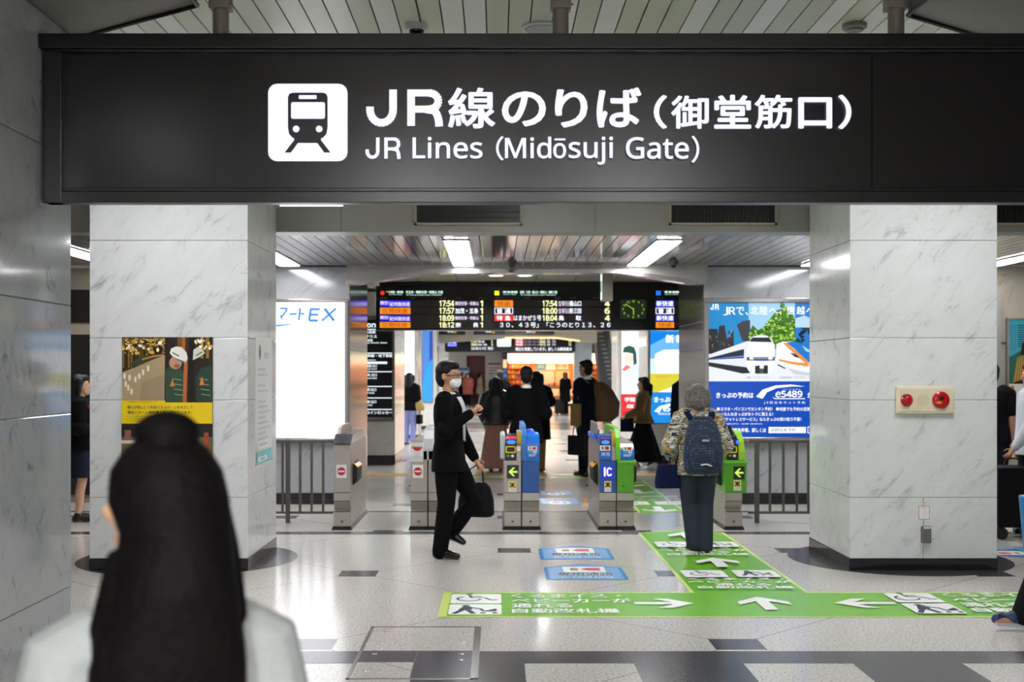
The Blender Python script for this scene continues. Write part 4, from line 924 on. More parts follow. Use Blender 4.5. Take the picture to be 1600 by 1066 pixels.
def pram(a, x, y, s, m):
    a.oval(x - .16 * s, y + .34 * s, .07 * s, .06 * s, m, False, 10); a.poly([(x - .28 * s, y - .02 * s), (x - .2 * s, y + .28 * s), (x - .08 * s, y + .28 * s), (x - .04 * s, y + .06 * s), (x - .14 * s, y - .06 * s)], m, False)
    a.line([(x - .2 * s, y), (x - .34 * s, y - .32 * s)], .09 * s, m, False); a.line([(x - .12 * s, y), (x - .02 * s, y - .32 * s)], .09 * s, m, False); a.line([(x - .1 * s, y + .22 * s), (x + .1 * s, y + .06 * s)], .06 * s, m, False)
    a.line([(x + .08 * s, y + .1 * s), (x + .14 * s, y - .12 * s), (x + .34 * s, y - .12 * s)], .05 * s, m, False); a.oval(x + .13 * s, y - .26 * s, .05 * s, .05 * s, m, False, 10); a.oval(x + .32 * s, y - .26 * s, .05 * s, .05 * s, m, False, 10); a.poly([(x + .16 * s, y - .08 * s), (x + .36 * s, y - .08 * s), (x + .34 * s, y + .1 * s)], m, False); a.up()
def ftext(a, s_, p0, p1, m, bold=.02): # (x0,y top) (x1,y bottom) in world metres
    a.text(s_, p0[0], p0[1], p1[0], p1[1], m, bold)
def band(a, x, w=.36, rep=True):
    hy = (Y1 - Y0) / 2; ym = (Y0 + Y1) / 2
    a.rrect(x, ym + .02, x + w, Y1 - .08, .03, WF); a.rrect(x, Y0 + .08, x + w, ym - .02, .03, WF)
    wheelchair(a, x + w / 2, ym + .22, .42, NV); pram(a, x + w / 2, ym - .22, .42, NV)
    rows = ('くるまイス・', 'ベビーカーが', '通れる', '自動改札機'); x0 = x + w + .07; h = (Y1 - Y0 - .16) / 4
    for k, (r, wd) in enumerate(zip(rows, (.80, .85, .42, .73))):
        yt = Y1 - .08 - k * h; a.text(r, x0, yt, x0 + wd, yt - h * .82, WF, .02)
def farrow(a, x, y, ang, L_=.62, hw=.24, w=.1):
    c, s_ = math.cos(ang), math.sin(ang)
    def R(u, v): return (x + u * c - v * s_, y + u * s_ + v * c)
    a.poly([R(-L_ / 2, -w / 2), R(L_ / 2 - w * .7, -w / 2), R(L_ / 2 - w * .7, w / 2), R(-L_ / 2, w / 2)], WF, False)
    for q in (1, -1): a.poly([R(L_ / 2, 0), R(L_ / 2 - hw, q * hw), R(L_ / 2 - hw - w * 1.3, q * hw), R(L_ / 2 - w * 1.4, 0)], WF, False)
    a.up()
ymid = (Y0 + Y1) / 2
band(a, fpt(703, 945)[0]); farrow(a, fpt(1038, 945)[0], ymid, 0, .42, .17, .08); farrow(a, fpt(1195, 945)[0], ymid, math.pi / 2, .48, .18, .09)
farrow(a, fpt(1352, 945)[0], ymid, math.pi, .43, .17, .08); band(a, fpt(1406, 945)[0], .34); farrow(a, fpt(1680, 945)[0] + .5, ymid, math.pi, .43, .17, .08)
xc = (xp0 + xp1) / 2; wp = xp1 - xp0
for ya in (D(905), D(858)):
    h = .27
    for q, fn in ((-1, wheelchair), (1, pram)):
        x0 = xc + q * .035; x1 = xc + q * (wp / 2 - .06); a.rrect(min(x0, x1), ya, max(x0, x1), ya + h * 1.25, .03, WF); fn(a, (x0 + x1) / 2, ya + h * .66, .34, NV)
    for k, (r, wd) in enumerate(zip(('くるまイス・', 'ベビーカーが', '通れる', '自動改札機'), (.75, .8, .42, .72))):
        yt = ya - .04 - k * .125; a.text(r, xc - wd / 2, yt, xc + wd / 2, yt - .105, WF, .02)
farrow(a, xc, D(883), math.pi / 2, .5, .18, .1); farrow(a, xc, D(841), math.pi / 2, .5, .18, .1)
a.build('print', t)
# green sticker on the inner side
t = thing('floor_sticker', fpt(1030, 775) + (0,), 'green floor sticker inside the wide gate lane, printed for people leaving', 'floor sticker')
xa, xb = X(985, 16.8) - .2, X(1068, D(797)); ya, yb = D(804), D(752)
a = floor_art(.0015); a.poly([((xa + xb) / 2 - .3, ya), (xb, ya + .3), (xb, yb), (xa, yb), (xa, ya + .3)], LG); a.poly([((xa + xb) / 2 - .3, ya + .04), (xb - .03, ya + .32), (xb - .03, yb), (xa + .03, yb), (xa + .03, ya + .32)], GR)
xc = (xa + xb) / 2; farrow(a, xc, ya + .5, -math.pi / 2, .6, .2, .1)
for q in (-1, 1): a.rrect(min(xc + q * .04, xc + q * .55), ya + 1.0, max(xc + q * .04, xc + q * .55), ya + 1.4, .03, WF); (wheelchair if q > 0 else pram)(a, xc + q * .3, ya + 1.2, .34, NV)
for k in range(3): a.text(('くるまイス・', 'ベビーカーが', '自動改札機')[k], xc + .42, ya + 1.5 + k * .2, xc - .42, ya + 1.64 + k * .2, WF, .02)
farrow(a, xc, ya + 2.6, -math.pi / 2, .6, .2, .1); farrow(a, xc, ya + 3.6, -math.pi / 2, .6, .2, .1); a.build('print', t)
t = thing('floor_sticker', (X(790, 19), 19.0, 0), 'thin green floor sticker crossing the middle lane near the yellow strip', 'floor sticker')
a = floor_art(.0015); ya, yb = D(748), 19.1; a.rect(X(742, 19), ya, X(918, 19), yb, LG); a.rect(X(744, 19), ya + .03, X(916, 19), yb - .03, GR); a.rect(X(860, 19), ya + .08, X(868, 19), yb - .08, WF, False); a.rect(X(843, 19), ya + .06, X(868, 19), yb - .1, WF)
for k in range(3): farrow(a, X(765 + k * 32, 18.8), (ya + yb) / 2, 0, .5, .2, .08)
a.build('print', t)
# blue card-only stickers
def blue_sticker(pl, pr, ptop, yt, yb, label, flip=False):
    """pl, pr: photograph x at the bottom edge"""
    d0, d1 = D(yb), D(yt); x0, x1 = X(pl, d0), X(pr, d0); t = thing('floor_sticker', ((x0 + x1) / 2, (d0 + d1) / 2, 0), label, 'floor sticker', 'blue floor stickers')
    xm, ym = (x0 + x1) / 2, (d0 + d1) / 2; sg = -1 if flip else 1
    def P(u, v): return (xm + sg * u * (x1 - x0) / 2, ym + sg * v * (d1 - d0) / 2)
    a = floor_art(.0015); DB, LB = mat('2c7fc4', .3), mat('6fa6d8', .3)
    a.poly([P(-1, -1), P(1, -1), P(1, .55), P(0, 1), P(-1, .55)], DB); a.poly([P(-.9, -.94), P(.9, -.94), P(.9, .5), P(0, .72), P(-.9, .5)], LB)
    a.poly([P(-.52, -.1), P(.55, -.1), P(.55, .62), P(-.52, .62)], WF); a.poly([P(-.34, .12), P(-.14, .12), P(-.14, .42), P(-.34, .42)], mat('9a7a2c', .4)); a.poly([P(-.08, .27), P(.1, .46), P(.42, .46), P(.42, .1), P(.1, .1)], mat('cc3a40', .4))
    q0, q1 = P(-.68, -.16), P(.68, -.52); a.text('専用通路', q0[0], q0[1], q1[0], q1[1], WF, .06); a.text('専用通路', q0[0], q0[1], q1[0], q1[1], NV, .012)
    q0, q1 = P(-.62, -.6), P(.66, -.9); a.text('IC Card Only', q0[0], q0[1], q1[0], q1[1], WF, .02); a.build('print', t)
blue_sticker(854, 983, 0, 882, 906.5, 'blue card-only floor sticker nearest the viewer in the middle lane')
blue_sticker(845, 961, 0, 853.5, 874.5, 'blue card-only floor sticker just behind the nearest one')
blue_sticker(846, 908, 0, 779, 790, 'blue card-only floor sticker between the middle gate and the card gate, nearer one', True)
blue_sticker(846, 896, 0, 767, 775, 'blue card-only floor sticker between the middle gate and the card gate, farther one', True)
blue_sticker(1552, 1640, 0, 855, 871, 'blue card-only floor sticker peeping out right of the right pillar', True)
# floor hatch
hx0, hx1, hy0, hy1 = -.80, -.098, 6.42, 7.75
t = thing('floor_hatch', ((hx0 + hx1) / 2, (hy0 + hy1) / 2, 0), 'steel framed access hatch let into the floor near the viewer', 'floor hatch')
b = MB(); w = .022
for q in ((hx0, hx1, hy0, hy0 + w), (hx0, hx1, hy1 - w, hy1), (hx0, hx0 + w, hy0, hy1), (hx1 - w - .02, hx1, hy0, hy1)): b.box(q[0], q[1], q[2], q[3], .0005, .004)
b.build('frame', mat('a7a5a3', .2, .9), t, .001)
b = MB(); b.box(hx0 + w, hx1 - w, hy0 + w, hy1 - w, .0005, .0022); o = b.build('cover', TERR, t)
b = MB(); b.box(hx0 + w, hx1 - w - .02, 6.80, 7.07, .0005, .0028); b.box(-.46, hx1 - w - .02, hy0 + w, 6.80, .0005, .0028); b.build('dark_inset', mat('46444c', .22), t)
b = MB(); b.box(hx0, hx1 - .03, 7.068, 7.078, .0005, .0032); b.box(-.463, -.456, hy0, 7.07, .0005, .0032); b.build('seam', mat('a7a5a3', .2, .9), t)
for x, y in ((-.2, 6.86), (-.2, 7.0), (-.7, 7.0), (-.2, 7.55), (-.2, 7.3), (-.7, 7.3), (-.7, 7.6), (-.7, 6.6)): b = MB(); b.lathe((x, y, .0025), [(.016, 0), (.013, .002), (.001, .0022)], n=14); b.build('lifting_screw', mat('b4b2b0', .25, .9), t)
# white cone-shaped ball seen in the lane
t = thing('door_stop', (X(915, 15.2), 15.2, 0), 'small orange rounded stud on the floor beside the card gate', 'stud'); b = MB(); b.lathe((X(915, 15.2), 15.2, 0.0), [(.03, 0), (.032, .03), (.022, .055), (.001, .06)], n=18); b.build('body', mat('c8894a', .4), t)
# ================================================================ DEPARTURE BOARDS
BD = 19.0
HOUS = mat('09090b', .22); ORG = mat('f08a1e', .4, 0, 1.0); BLT = mat('1a22d8', .4, 0, 1.0); RDT = mat('e8281c', .4, 0, 1.0); LW = mat('eef2ff', .4, 0, 1.3); LY = mat('f2f4b4', .4, 0, 1.3); LV = mat('e6d4f4', .4, 0, 1.1); ROW = mat('3a3736', .5); ORD = mat('c85a0c', .4, 0, .8); HG = mat('d6ffec', .4, 0, 1.1); GTX = mat('7a7a76', .5)
t = thing('departure_board', (X(826, BD), BD + .2, Z(516, BD)), 'long black departure board with lit train times, hanging beyond the gates', 'departure board')
b = MB(); b.box(X(587, BD), X(1150, BD), BD, BD + .5, Z(516, BD), Z(447, BD)); b.box(X(592, BD), X(1145, BD), BD + .06, BD + .44, Z(447, BD), 3.04)
b.build('housing', HOUS, t, .006)
ROWS = [(469.5, 479.5), (481, 491), (492.5, 502), (503.5, 512.5)]
def header(a, x, m, l1, l2):
    a.oval(x + 3.5, 458, 3.4, 3.4, m) if m is RDT else a.rect(x, 454.6, x + 7.4, 461.6, m)
    a.text(l1, x + 13, 454.6, x + 36, 458.4, HG, .02, 1, False); a.text('Line for Osaka', x + 14, 459.2, x + 34, 461, HG, 0, 1, False); a.text(l2, x + 40, 454.4, x + 98, 459, HG, .02, 1, False); a.text('for Tennoji, Kansai Airport, Wakayama', x + 41, 459.6, x + 96, 462.6, HG, 0, 1, False); a.up()
    for s_, o in (('種 別', 1), ('停車駅', 46), ('時 刻', 94), ('行 先', 118), ('のりば', 154)): a.text(s_, x + o, 464.4, x + o + 9, 467, GTX, 0, 1, False)
    a.up()
a = wall_art(BD - .002, .0015)
for (y0, y1) in ROWS: a.rect(593.5, y0, 757, y1, ROW, False)
a.up(); header(a, 594, RDT, '大和路・環状線', '天王寺・関西空港・和歌山 方面')
a.rect(603, 455, 606, 457, mat('3aa84a', .4, 0, 1), False); a.rect(606.5, 455, 609.5, 457, ORG, False); a.up()
for (y0, y1), k in zip(ROWS, range(4)):
    m = BLT if k % 2 == 0 else ORG; a.rect(593.7, y0, 641.5, y1, m)
    if k % 2 == 0: a.text('関空/', 594.5, y0 + 1, 608, y1 - 3, LV, .02); a.text('紀州路快速', 609, y0 + 2.5, 640.5, y1 - .6, LV, .02)
    else: a.text('区間快速', 598, y0 + 1, 637, y1 - 1, ORD, .02)
for (y0, y1), tm, ds in zip(ROWS, ('17:54', '17:57', '18:09', '18:12'), ('関西空港・和歌山', '加茂・五条', '関西空港・和歌山', '奈　　良')):
    a.text(tm, 686.5, y0 + .3, 709.8, y1 - .3, LY, .03); a.text(ds, 711.5, y0 + (.8 if len(ds) < 7 else 2), 747.6, y1 - (.8 if len(ds) < 7 else 2), LV if len(ds) > 6 else LW, .02); a.text('1', 750.3, y0 + .3, 754.6, y1 - .3, LY, .03)
a.build('screen', t)
a = wall_art(BD - .002, .0015)
for (y0, y1) in ROWS: a.rect(772.5, y0, 955, y1, ROW, False)
a.up(); header(a, 772.6, mat('f2e21e', .4, 0, 1.1), '東海道線', '宝塚・三田・篠山口・福知山・城崎 方面')
for k, ((y0, y1), tm, ds, pl) in enumerate(zip(ROWS[:3], ('17:54', '18:00', '18:04'), ('篠山口', '新三田', '鳥　　取'), '464')):
    a.rect(772.6, y0, 801.6, y1, (ORG, LW, RDT)[k])
    if k == 0: a.text('快速', 777, y0 + 1, 797, y1 - 1, ORD, .02)
    if k == 1: a.rect(773.6, y0 + 1, 800.6, y1 - 1, mat('1a1a20', .4)); a.text('普 通', 776, y0 + 1.4, 798, y1 - 1.4, LW, .02)
    if k == 2: a.text('特 急', 776, y0 + 1, 798, y1 - 1, LW, .02); a.text('はまかぜ５号', 802.5, y0 + .6, 845.5, y1 - .6, LW, .01)
    a.text(tm, 847.5, y0 + .3, 870.6, y1 - .3, LY, .03)
    if k < 2: a.text('宝塚', 872.5, y0 + 1, 882, y1 - 1, LV, .01); a.text('経由', 882.5, y0 + 1, 889, y1 - 1, LV, .0)
    a.text(ds, 889.5 if k < 2 else 872.5, y0 + .8, 908, y1 - .8, LW, .02); a.text(pl, 944.5, y0 + .3, 952.6, y1 - .3, LY, .03)
a.text('３０、４３号」「こうのとり１３、２６', 781, 503.6, 953.4, 512.2, LW, .01); a.build('screen', t)
a = wall_art(BD - .002, .0015)
for (y0, y1) in ROWS: a.rect(1024, y0, 1140, y1, ROW, False)
a.up(); header(a, 1025, mat('1e6fe8', .4, 0, 1.1), '東海道線', '三ノ宮・姫路・米原・敦賀 方面')
for k, (y0, y1) in enumerate(ROWS):
    a.rect(1024.4, y0, 1053, y1, (BLT, LW, BLT, ORG)[k])
    if k in (0, 2): a.text('新快速', 1025.5, y0 + .8, 1052, y1 - .8, LW, .02)
    if k == 1: a.rect(1025.4, y0 + 1, 1052, y1 - 1, mat('1a1a20', .4)); a.text('普 通', 1028, y0 + 1.4, 1049.5, y1 - 1.4, LW, .02)
    if k == 3: a.text('快速', 1029, y0 + 1, 1049, y1 - 1, ORD, .02)
    a.text(('17:53', '17:56', '18:06', '18:10')[k], 1085, y0 + .3, 1108, y1 - .3, LY, .03, 1, False); a.text('4646'[k], 1128, y0 + .3, 1136, y1 - .3, LY, .03, 1, False)
a.build('screen', t)
# clock set in the board
cd = BD - .03
t = thing('clock', (X(989.5, BD), cd, Z(483, BD)), 'dark green rectangular clock with glowing yellow-green numerals on the departure board', 'clock')
b = MB(); b.box(X(968, BD), X(1011, BD), cd, BD, Z(500, BD), Z(466.5, BD)); b.build('case', mat('1c231c', .2), t, .02, 3)
a = wall_art(cd - .001, .001); a.rrect(969.5, 468, 1009.5, 498.5, 4, mat('1d3320', .25, 0, .5)); a.build('dial', t)
CG = mat('a6c81e', .4, 0, .8); a = wall_art(cd - .004, .001); cx, cy = 989.5, 483.3
for k in range(12):
    an = math.radians(90 - 30 * k); x = cx + 16 * math.cos(an); y = cy - 12.4 * math.sin(an); a.text(str(k or 12), x - (2.2 if k in (0, 10, 11) else 1.3), y - 1.7, x + (2.2 if k in (0, 10, 11) else 1.3), y + 1.7, CG, .03, 1, False)
a.up(); a.line([(cx, cy), (cx - 12, cy - 8)], 1.3, CG); a.line([(cx, cy - 2), (cx + .6, cy + 9)], 1.6, CG); a.build('hands', t)
# edge-on hanging exit sign
ed = 16.2; x0, x1 = X(941, 15.6), X(957.6, 15.6)
t = thing('exit_sign', ((x0 + x1) / 2, ed, Z(470, 15.6)), 'beige hanging exit sign seen edge-on before the departure board', 'exit sign')
b = MB(); b.box(x0, x1, 15.6, 15.84, Z(470, 15.6), Z(424, 15.6)); b.build('case', mat('8f8a7c', .45), t, .004); b = MB(); b.box(x0 + .04, x1 - .04, 15.66, 15.78, Z(424, 15.6) - .01, 3.05); b.build('hanger', mat('9a968a', .5), t)
a = side_art(x0 - .001, -1); za, zb = Z(468, 15.6), Z(426, 15.6); a.rect(15.83, za, 15.61, zb, mat('f0fff4', .4, 0, 1.4)); a.rect(15.8, za + .1, 15.64, zb - .1, mat('0f9a4c', .4, 0, .9)); a.build('lit_face', t)
# second board far behind
t = thing('departure_board', (X(798, 40), 40, Z(550, 40)), 'second smaller lit departure board far behind the first, above the kiosk', 'departure board')
b = MB(); b.box(X(695, 40), X(899, 40), 40, 40.4, Z(550, 40), Z(526, 40)); b.box(X(720, 40), X(722, 40), 40.1, 40.3, Z(526, 40), 3.09); b.box(X(880, 40), X(882, 40), 40.1, 40.3, Z(526, 40), 3.09); b.build('housing', mat('101218', .3), t, .01)
a = wall_art(39.99, .004); a.rect(699, 533, 714, 542, BLT); a.text('快速', 700, 534, 713, 537, LW, .02); a.text('Rapid', 700, 538.4, 713, 541, LW, .02)
for k, y in enumerate((528, 532.5, 537)):
    a.text(('17:54', '17:57', '18:02')[k], 736, y, 746, y + 3.6, LY, .03); a.text(('東海道新宮', '草津', '野洲・敦賀')[k], 747, y + .4, (767, 757, 761)[k], y + 3.4, LW, .01); a.text('773'[k], 767.5, y, 770, y + 3.6, LY, .03)
    a.rect(805, y - .3, 818, y + 3.9, RDT); a.text('特急', 806, y + .2, 817, y + 3.4, LW, .02); a.text('サンダーバード', 819, y + .2, 842, y + 3.4, LV, .0); a.text(('18:12', '18:42', '19:12')[k], 842.5, y, 852, y + 3.6, LY, .03); a.text('金沢', 854, y + .2, 868, y + 3.4, LW, .0, 1.6); a.text('1' + str(k), 888, y, 892, y + 3.6, LY, .03)
a.text('【お知らせ】現在', 737, 542.5, 771, 547, LW, .01); a.text('現在を実施しています。詳しくは駅係員ま', 805, 543, 893, 548.5, LW, .02); a.rrect(776.5, 528.5, 798.5, 542, 2, mat('dff8ee', .4, 0, 1.2)); a.build('screen', t)
for (p0, p1, s_, lab) in ((684, 727, 'のりば', 'dark hanging sign on the bulkhead, leftmost'), (740, 790, '中央', 'dark hanging sign with a yellow mark on the bulkhead'), (791, 866, '出口', 'dark hanging sign with white panels on the bulkhead')):
    t = thing('hanging_sign', (X((p0 + p1) / 2, 36.9), 36.9, Z(523, 36.9)), lab, 'sign', 'dark signs on the bulkhead'); b = MB(); b.box(X(p0, 36.9), X(p1, 36.9), 36.92, 37.0, Z(523, 36.9), Z(514, 36.9)); b.build('panel', mat('0d0e12', .3), t)
    a = wall_art(36.915, .002); m = (p0 + p1) / 2; a.text(s_, m - 6, 517, m + 3, 520, LW, .02); a.rect(m + 4, 518, m + 8, 521, mat('e8b01e', .4)); a.build('lettering', t)
# ================================================================ KIOSK
KD = 60.0
def kx(p): return X(p, KD)
def kz(p): return Z(p, KD)
t = thing('kiosk', (kx(870), KD + 1, 0), 'brightly lit shop kiosk with warm orange shelves at the end of the concourse', 'kiosk')
WOODL = mat('d98a4a', .5); b = MB()
b.box(kx(785), kx(966), KD + 1.7, KD + 1.8, 0, kz(547)); b.box(kx(785), kx(793), KD, KD + 1.8, 0, kz(547)); b.box(kx(964), kx(966), KD, KD + 1.8, 0, kz(547)); b.box(kx(785), kx(966), KD, KD + 1.8, kz(566), kz(547)); b.build('shell', mat('c9803e', .6), t)
b = MB(); b.box(kx(793), kx(966), KD - .08, KD, kz(565.5), kz(552.5)); b.build('lit_fascia', mat('fff0cc', .4, 0, 1.7), t)
b = MB(); b.box(kx(793), kx(966), KD - .04, KD, kz(552), kz(547)); b.build('cornice', mat('2a2522', .4), t)
b = MB(); b.box(kx(793), kx(966), KD + .1, KD + .7, .25, kz(604)); b.build('counter', mat('c8824c', .4), t)
b = MB(); b.box(kx(793), kx(966), KD + .14, KD + .7, 0, .24); b.build('counter_base', mat('2a1c14', .4), t)
b = MB(); b.box(kx(793), kx(966), KD + .08, KD + .1, kz(630.5), kz(626)); b.build('base_light', mat('ffd9a0', .4, 0, 1.6), t)
b = MB(); b.box(kx(793), kx(966), KD + .085, KD + .1, kz(618.5), kz(608)); b.build('display_light', mat('ffb27a', .4, 0, 1.2), t)
b = MB(); b.box(kx(795), kx(964), KD + .5, KD + 1.4, kz(567.5), kz(566.5)); b.build('ceiling_lamp', mat('ffcf94', .4, 0, 7), t)
for k, py in enumerate((576, 584, 592, 600)):
    b = MB(); b.box(kx(794), kx(826), KD + 1.3, KD + 1.7, kz(py), kz(py) + .03); b.box(kx(902), kx(964), KD + 1.3, KD + 1.7, kz(py), kz(py) + .03); b.build('shelf', mat('e87a1e', .5), t)
a = wall_art(KD + 1.69, .004); 
a.rect(838, 567, 852, 578, mat('3f9ad2', .5)); a.rect(840, 569, 850, 575, mat('8cc6e8', .5)); a.rect(853, 567, 868, 578, WHITE); a.rect(870, 568, 888, 577, mat('e8d8c8', .5)); a.rect(838, 580, 866, 602, mat('d8c8b8', .5)); a.rect(868, 580, 890, 602, mat('e0b890', .5)); a.text('お茶', 870, 570, 886, 575, mat('b03a2a', .5)); a.build('wall_prints', t)
b = MB(); b.box(kx(845), kx(893), KD + .3, KD + .33, kz(604), kz(578)); b.box(kx(845), kx(847), KD + .3, KD + .34, kz(604), kz(567)); b.build('counter_screen', mat('dfe9ee', .1), t) if False else None
rnd = random.Random(4)
for py in (576, 584, 592, 600, 604.01):
    for p in range(16):
        px = 795 + p * 2 if py < 604 else 830 + p * 4
        c = rnd.choice(['e8e0d0', 'd8342a', 'f0c81e', '7a2a1a', 'e89a2a', '4a8a3a', '6a4ac0', 'f4a02a']); dd = KD + 1.4 if py < 604 else KD + .3
        w, h = rnd.uniform(.03, .05), rnd.uniform(.09, .17); x = X(px, dd); z = kz(py) + .035 if py < 604 else kz(604) + .004
        b = MB(); b.box(x - w, x + w, dd, dd + .08, z, z + h); b.box(x - w * .5, x + w * .5, dd + .02, dd + .06, z + h, z + h + .025); o = b.build('merchandise', mat(c, .4)); tag(o, 'small packaged goods on the kiosk shelves and counter', 'goods', 'packaged goods of the kiosk')
for p in range(12):
    px = 905 + p * 4.6; dd = KD + 1.4; x = X(px, dd); z = kz((576, 584, 592)[p % 3]) + .035; b = MB(); b.box(x - .05, x + .05, dd, dd + .08, z, z + .15); o = b.build('merchandise', mat(['e8d8a0', 'd8342a', '4a8a3a'][p % 3], .4)); tag(o, 'small packaged goods on the kiosk shelves and counter', 'goods', 'packaged goods of the kiosk')
# vertical sign strip left of the kiosk, wall notices
t = thing('wall_notice', (X(768, 61.9), 61.9, 1.2), 'large white notice with red heading on the far wall left of the kiosk', 'notice'); b = MB(); b.box(X(762, 61.95), X(784, 61.95), 61.95, 62, .3, Z(566, 62)); b.build('sheet', WHITE, t)
a = wall_art(61.94, .003); a.rect(763, 567.5, 783, 570, RED)
for k in range(9): a.rect(764, 574 + k * 4.5, 782 - (k * 5) % 7, 575.2 + k * 4.5, mat('9aa4ae', .5), False)
a.rect(764, 583, 770, 585, RED); a.build('print', t)
t = thing('wall_sign', (X(725, 61.9), 61.9, 1.9), 'blue and white sign board on the red shutter', 'sign'); b = MB(); b.box(X(716, 61), X(733, 61), 61, 61.05, 0.0, Z(574, 61)); b.build('panel', mat('d4d8da', .5), t); a = wall_art(60.99, .003); a.rect(716.5, 575, 732.5, 579, mat('2f6aa8', .5)); a.build('print', t)
# vending light strip beside kiosk
t = thing('vending_panel', (X(789, 59.5), 59.5, 0), 'narrow dark panel with small lit pictures at the left edge of the kiosk', 'panel'); b = MB(); b.box(X(785.5, 59.5), X(792.5, 59.5), 59.5, 59.9, 0, Z(552, 59.5)); b.build('case', mat('1e1f26', .4), t); a = wall_art(59.49, .003); a.rect(786, 562, 792, 575, mat('ffd9a0', .4, 0, .9)); a.rect(786.5, 576, 791.5, 582, mat('2f5aa8', .4, 0, .8)); a.rect(786.5, 584, 791.5, 590, mat('3a6ab8', .4, 0, .8)); a.build('lit_pictures', t)
# ================================================================ ESCALATOR
ed = 38.0
t = thing('escalator', (X(950, ed), ed, 0), 'dark steep escalator flank descending behind the man with the brown backpack', 'escalator')
b = MB(); b.prism([(X(930, ed), ed, 3.08), (X(946, ed), ed, 3.08), (X(958, ed), ed, Z(602, ed)), (X(966, ed), ed, 0), (X(946, ed), ed, 0), (X(934, ed), ed, Z(560, ed))], (0, 1.0, 0)); b.build('flank', mat('25262a', .35), t)
b = MB(); b.prism([(X(946, ed), ed - .05, 3.08), (X(951, ed), ed - .05, 3.08), (X(963, ed), ed - .05, Z(602, ed)), (X(958, ed), ed - .05, Z(602, ed))], (0, .1, 0)); b.build('balustrade', mat('4a4d52', .2), t)
for k in range(12):
    px = 934 + k * 1.5; py = 518 + k * 6.6; b = MB(); b.box(X(px, ed - .03), X(px + 8, ed - .03), ed - .04, ed, Z(py + 2.4, ed), Z(py, ed)); b.build('step', mat('75767a', .4), t)

t = thing('notice', (2.66, 22.1, 2.1), 'small white plate on the side of the pillar left of the blue light box', 'notice'); b = MB(); b.box(2.65, 2.659, 21.5, 22.7, 2.1, 2.24); b.build('sheet', PAPER, t)
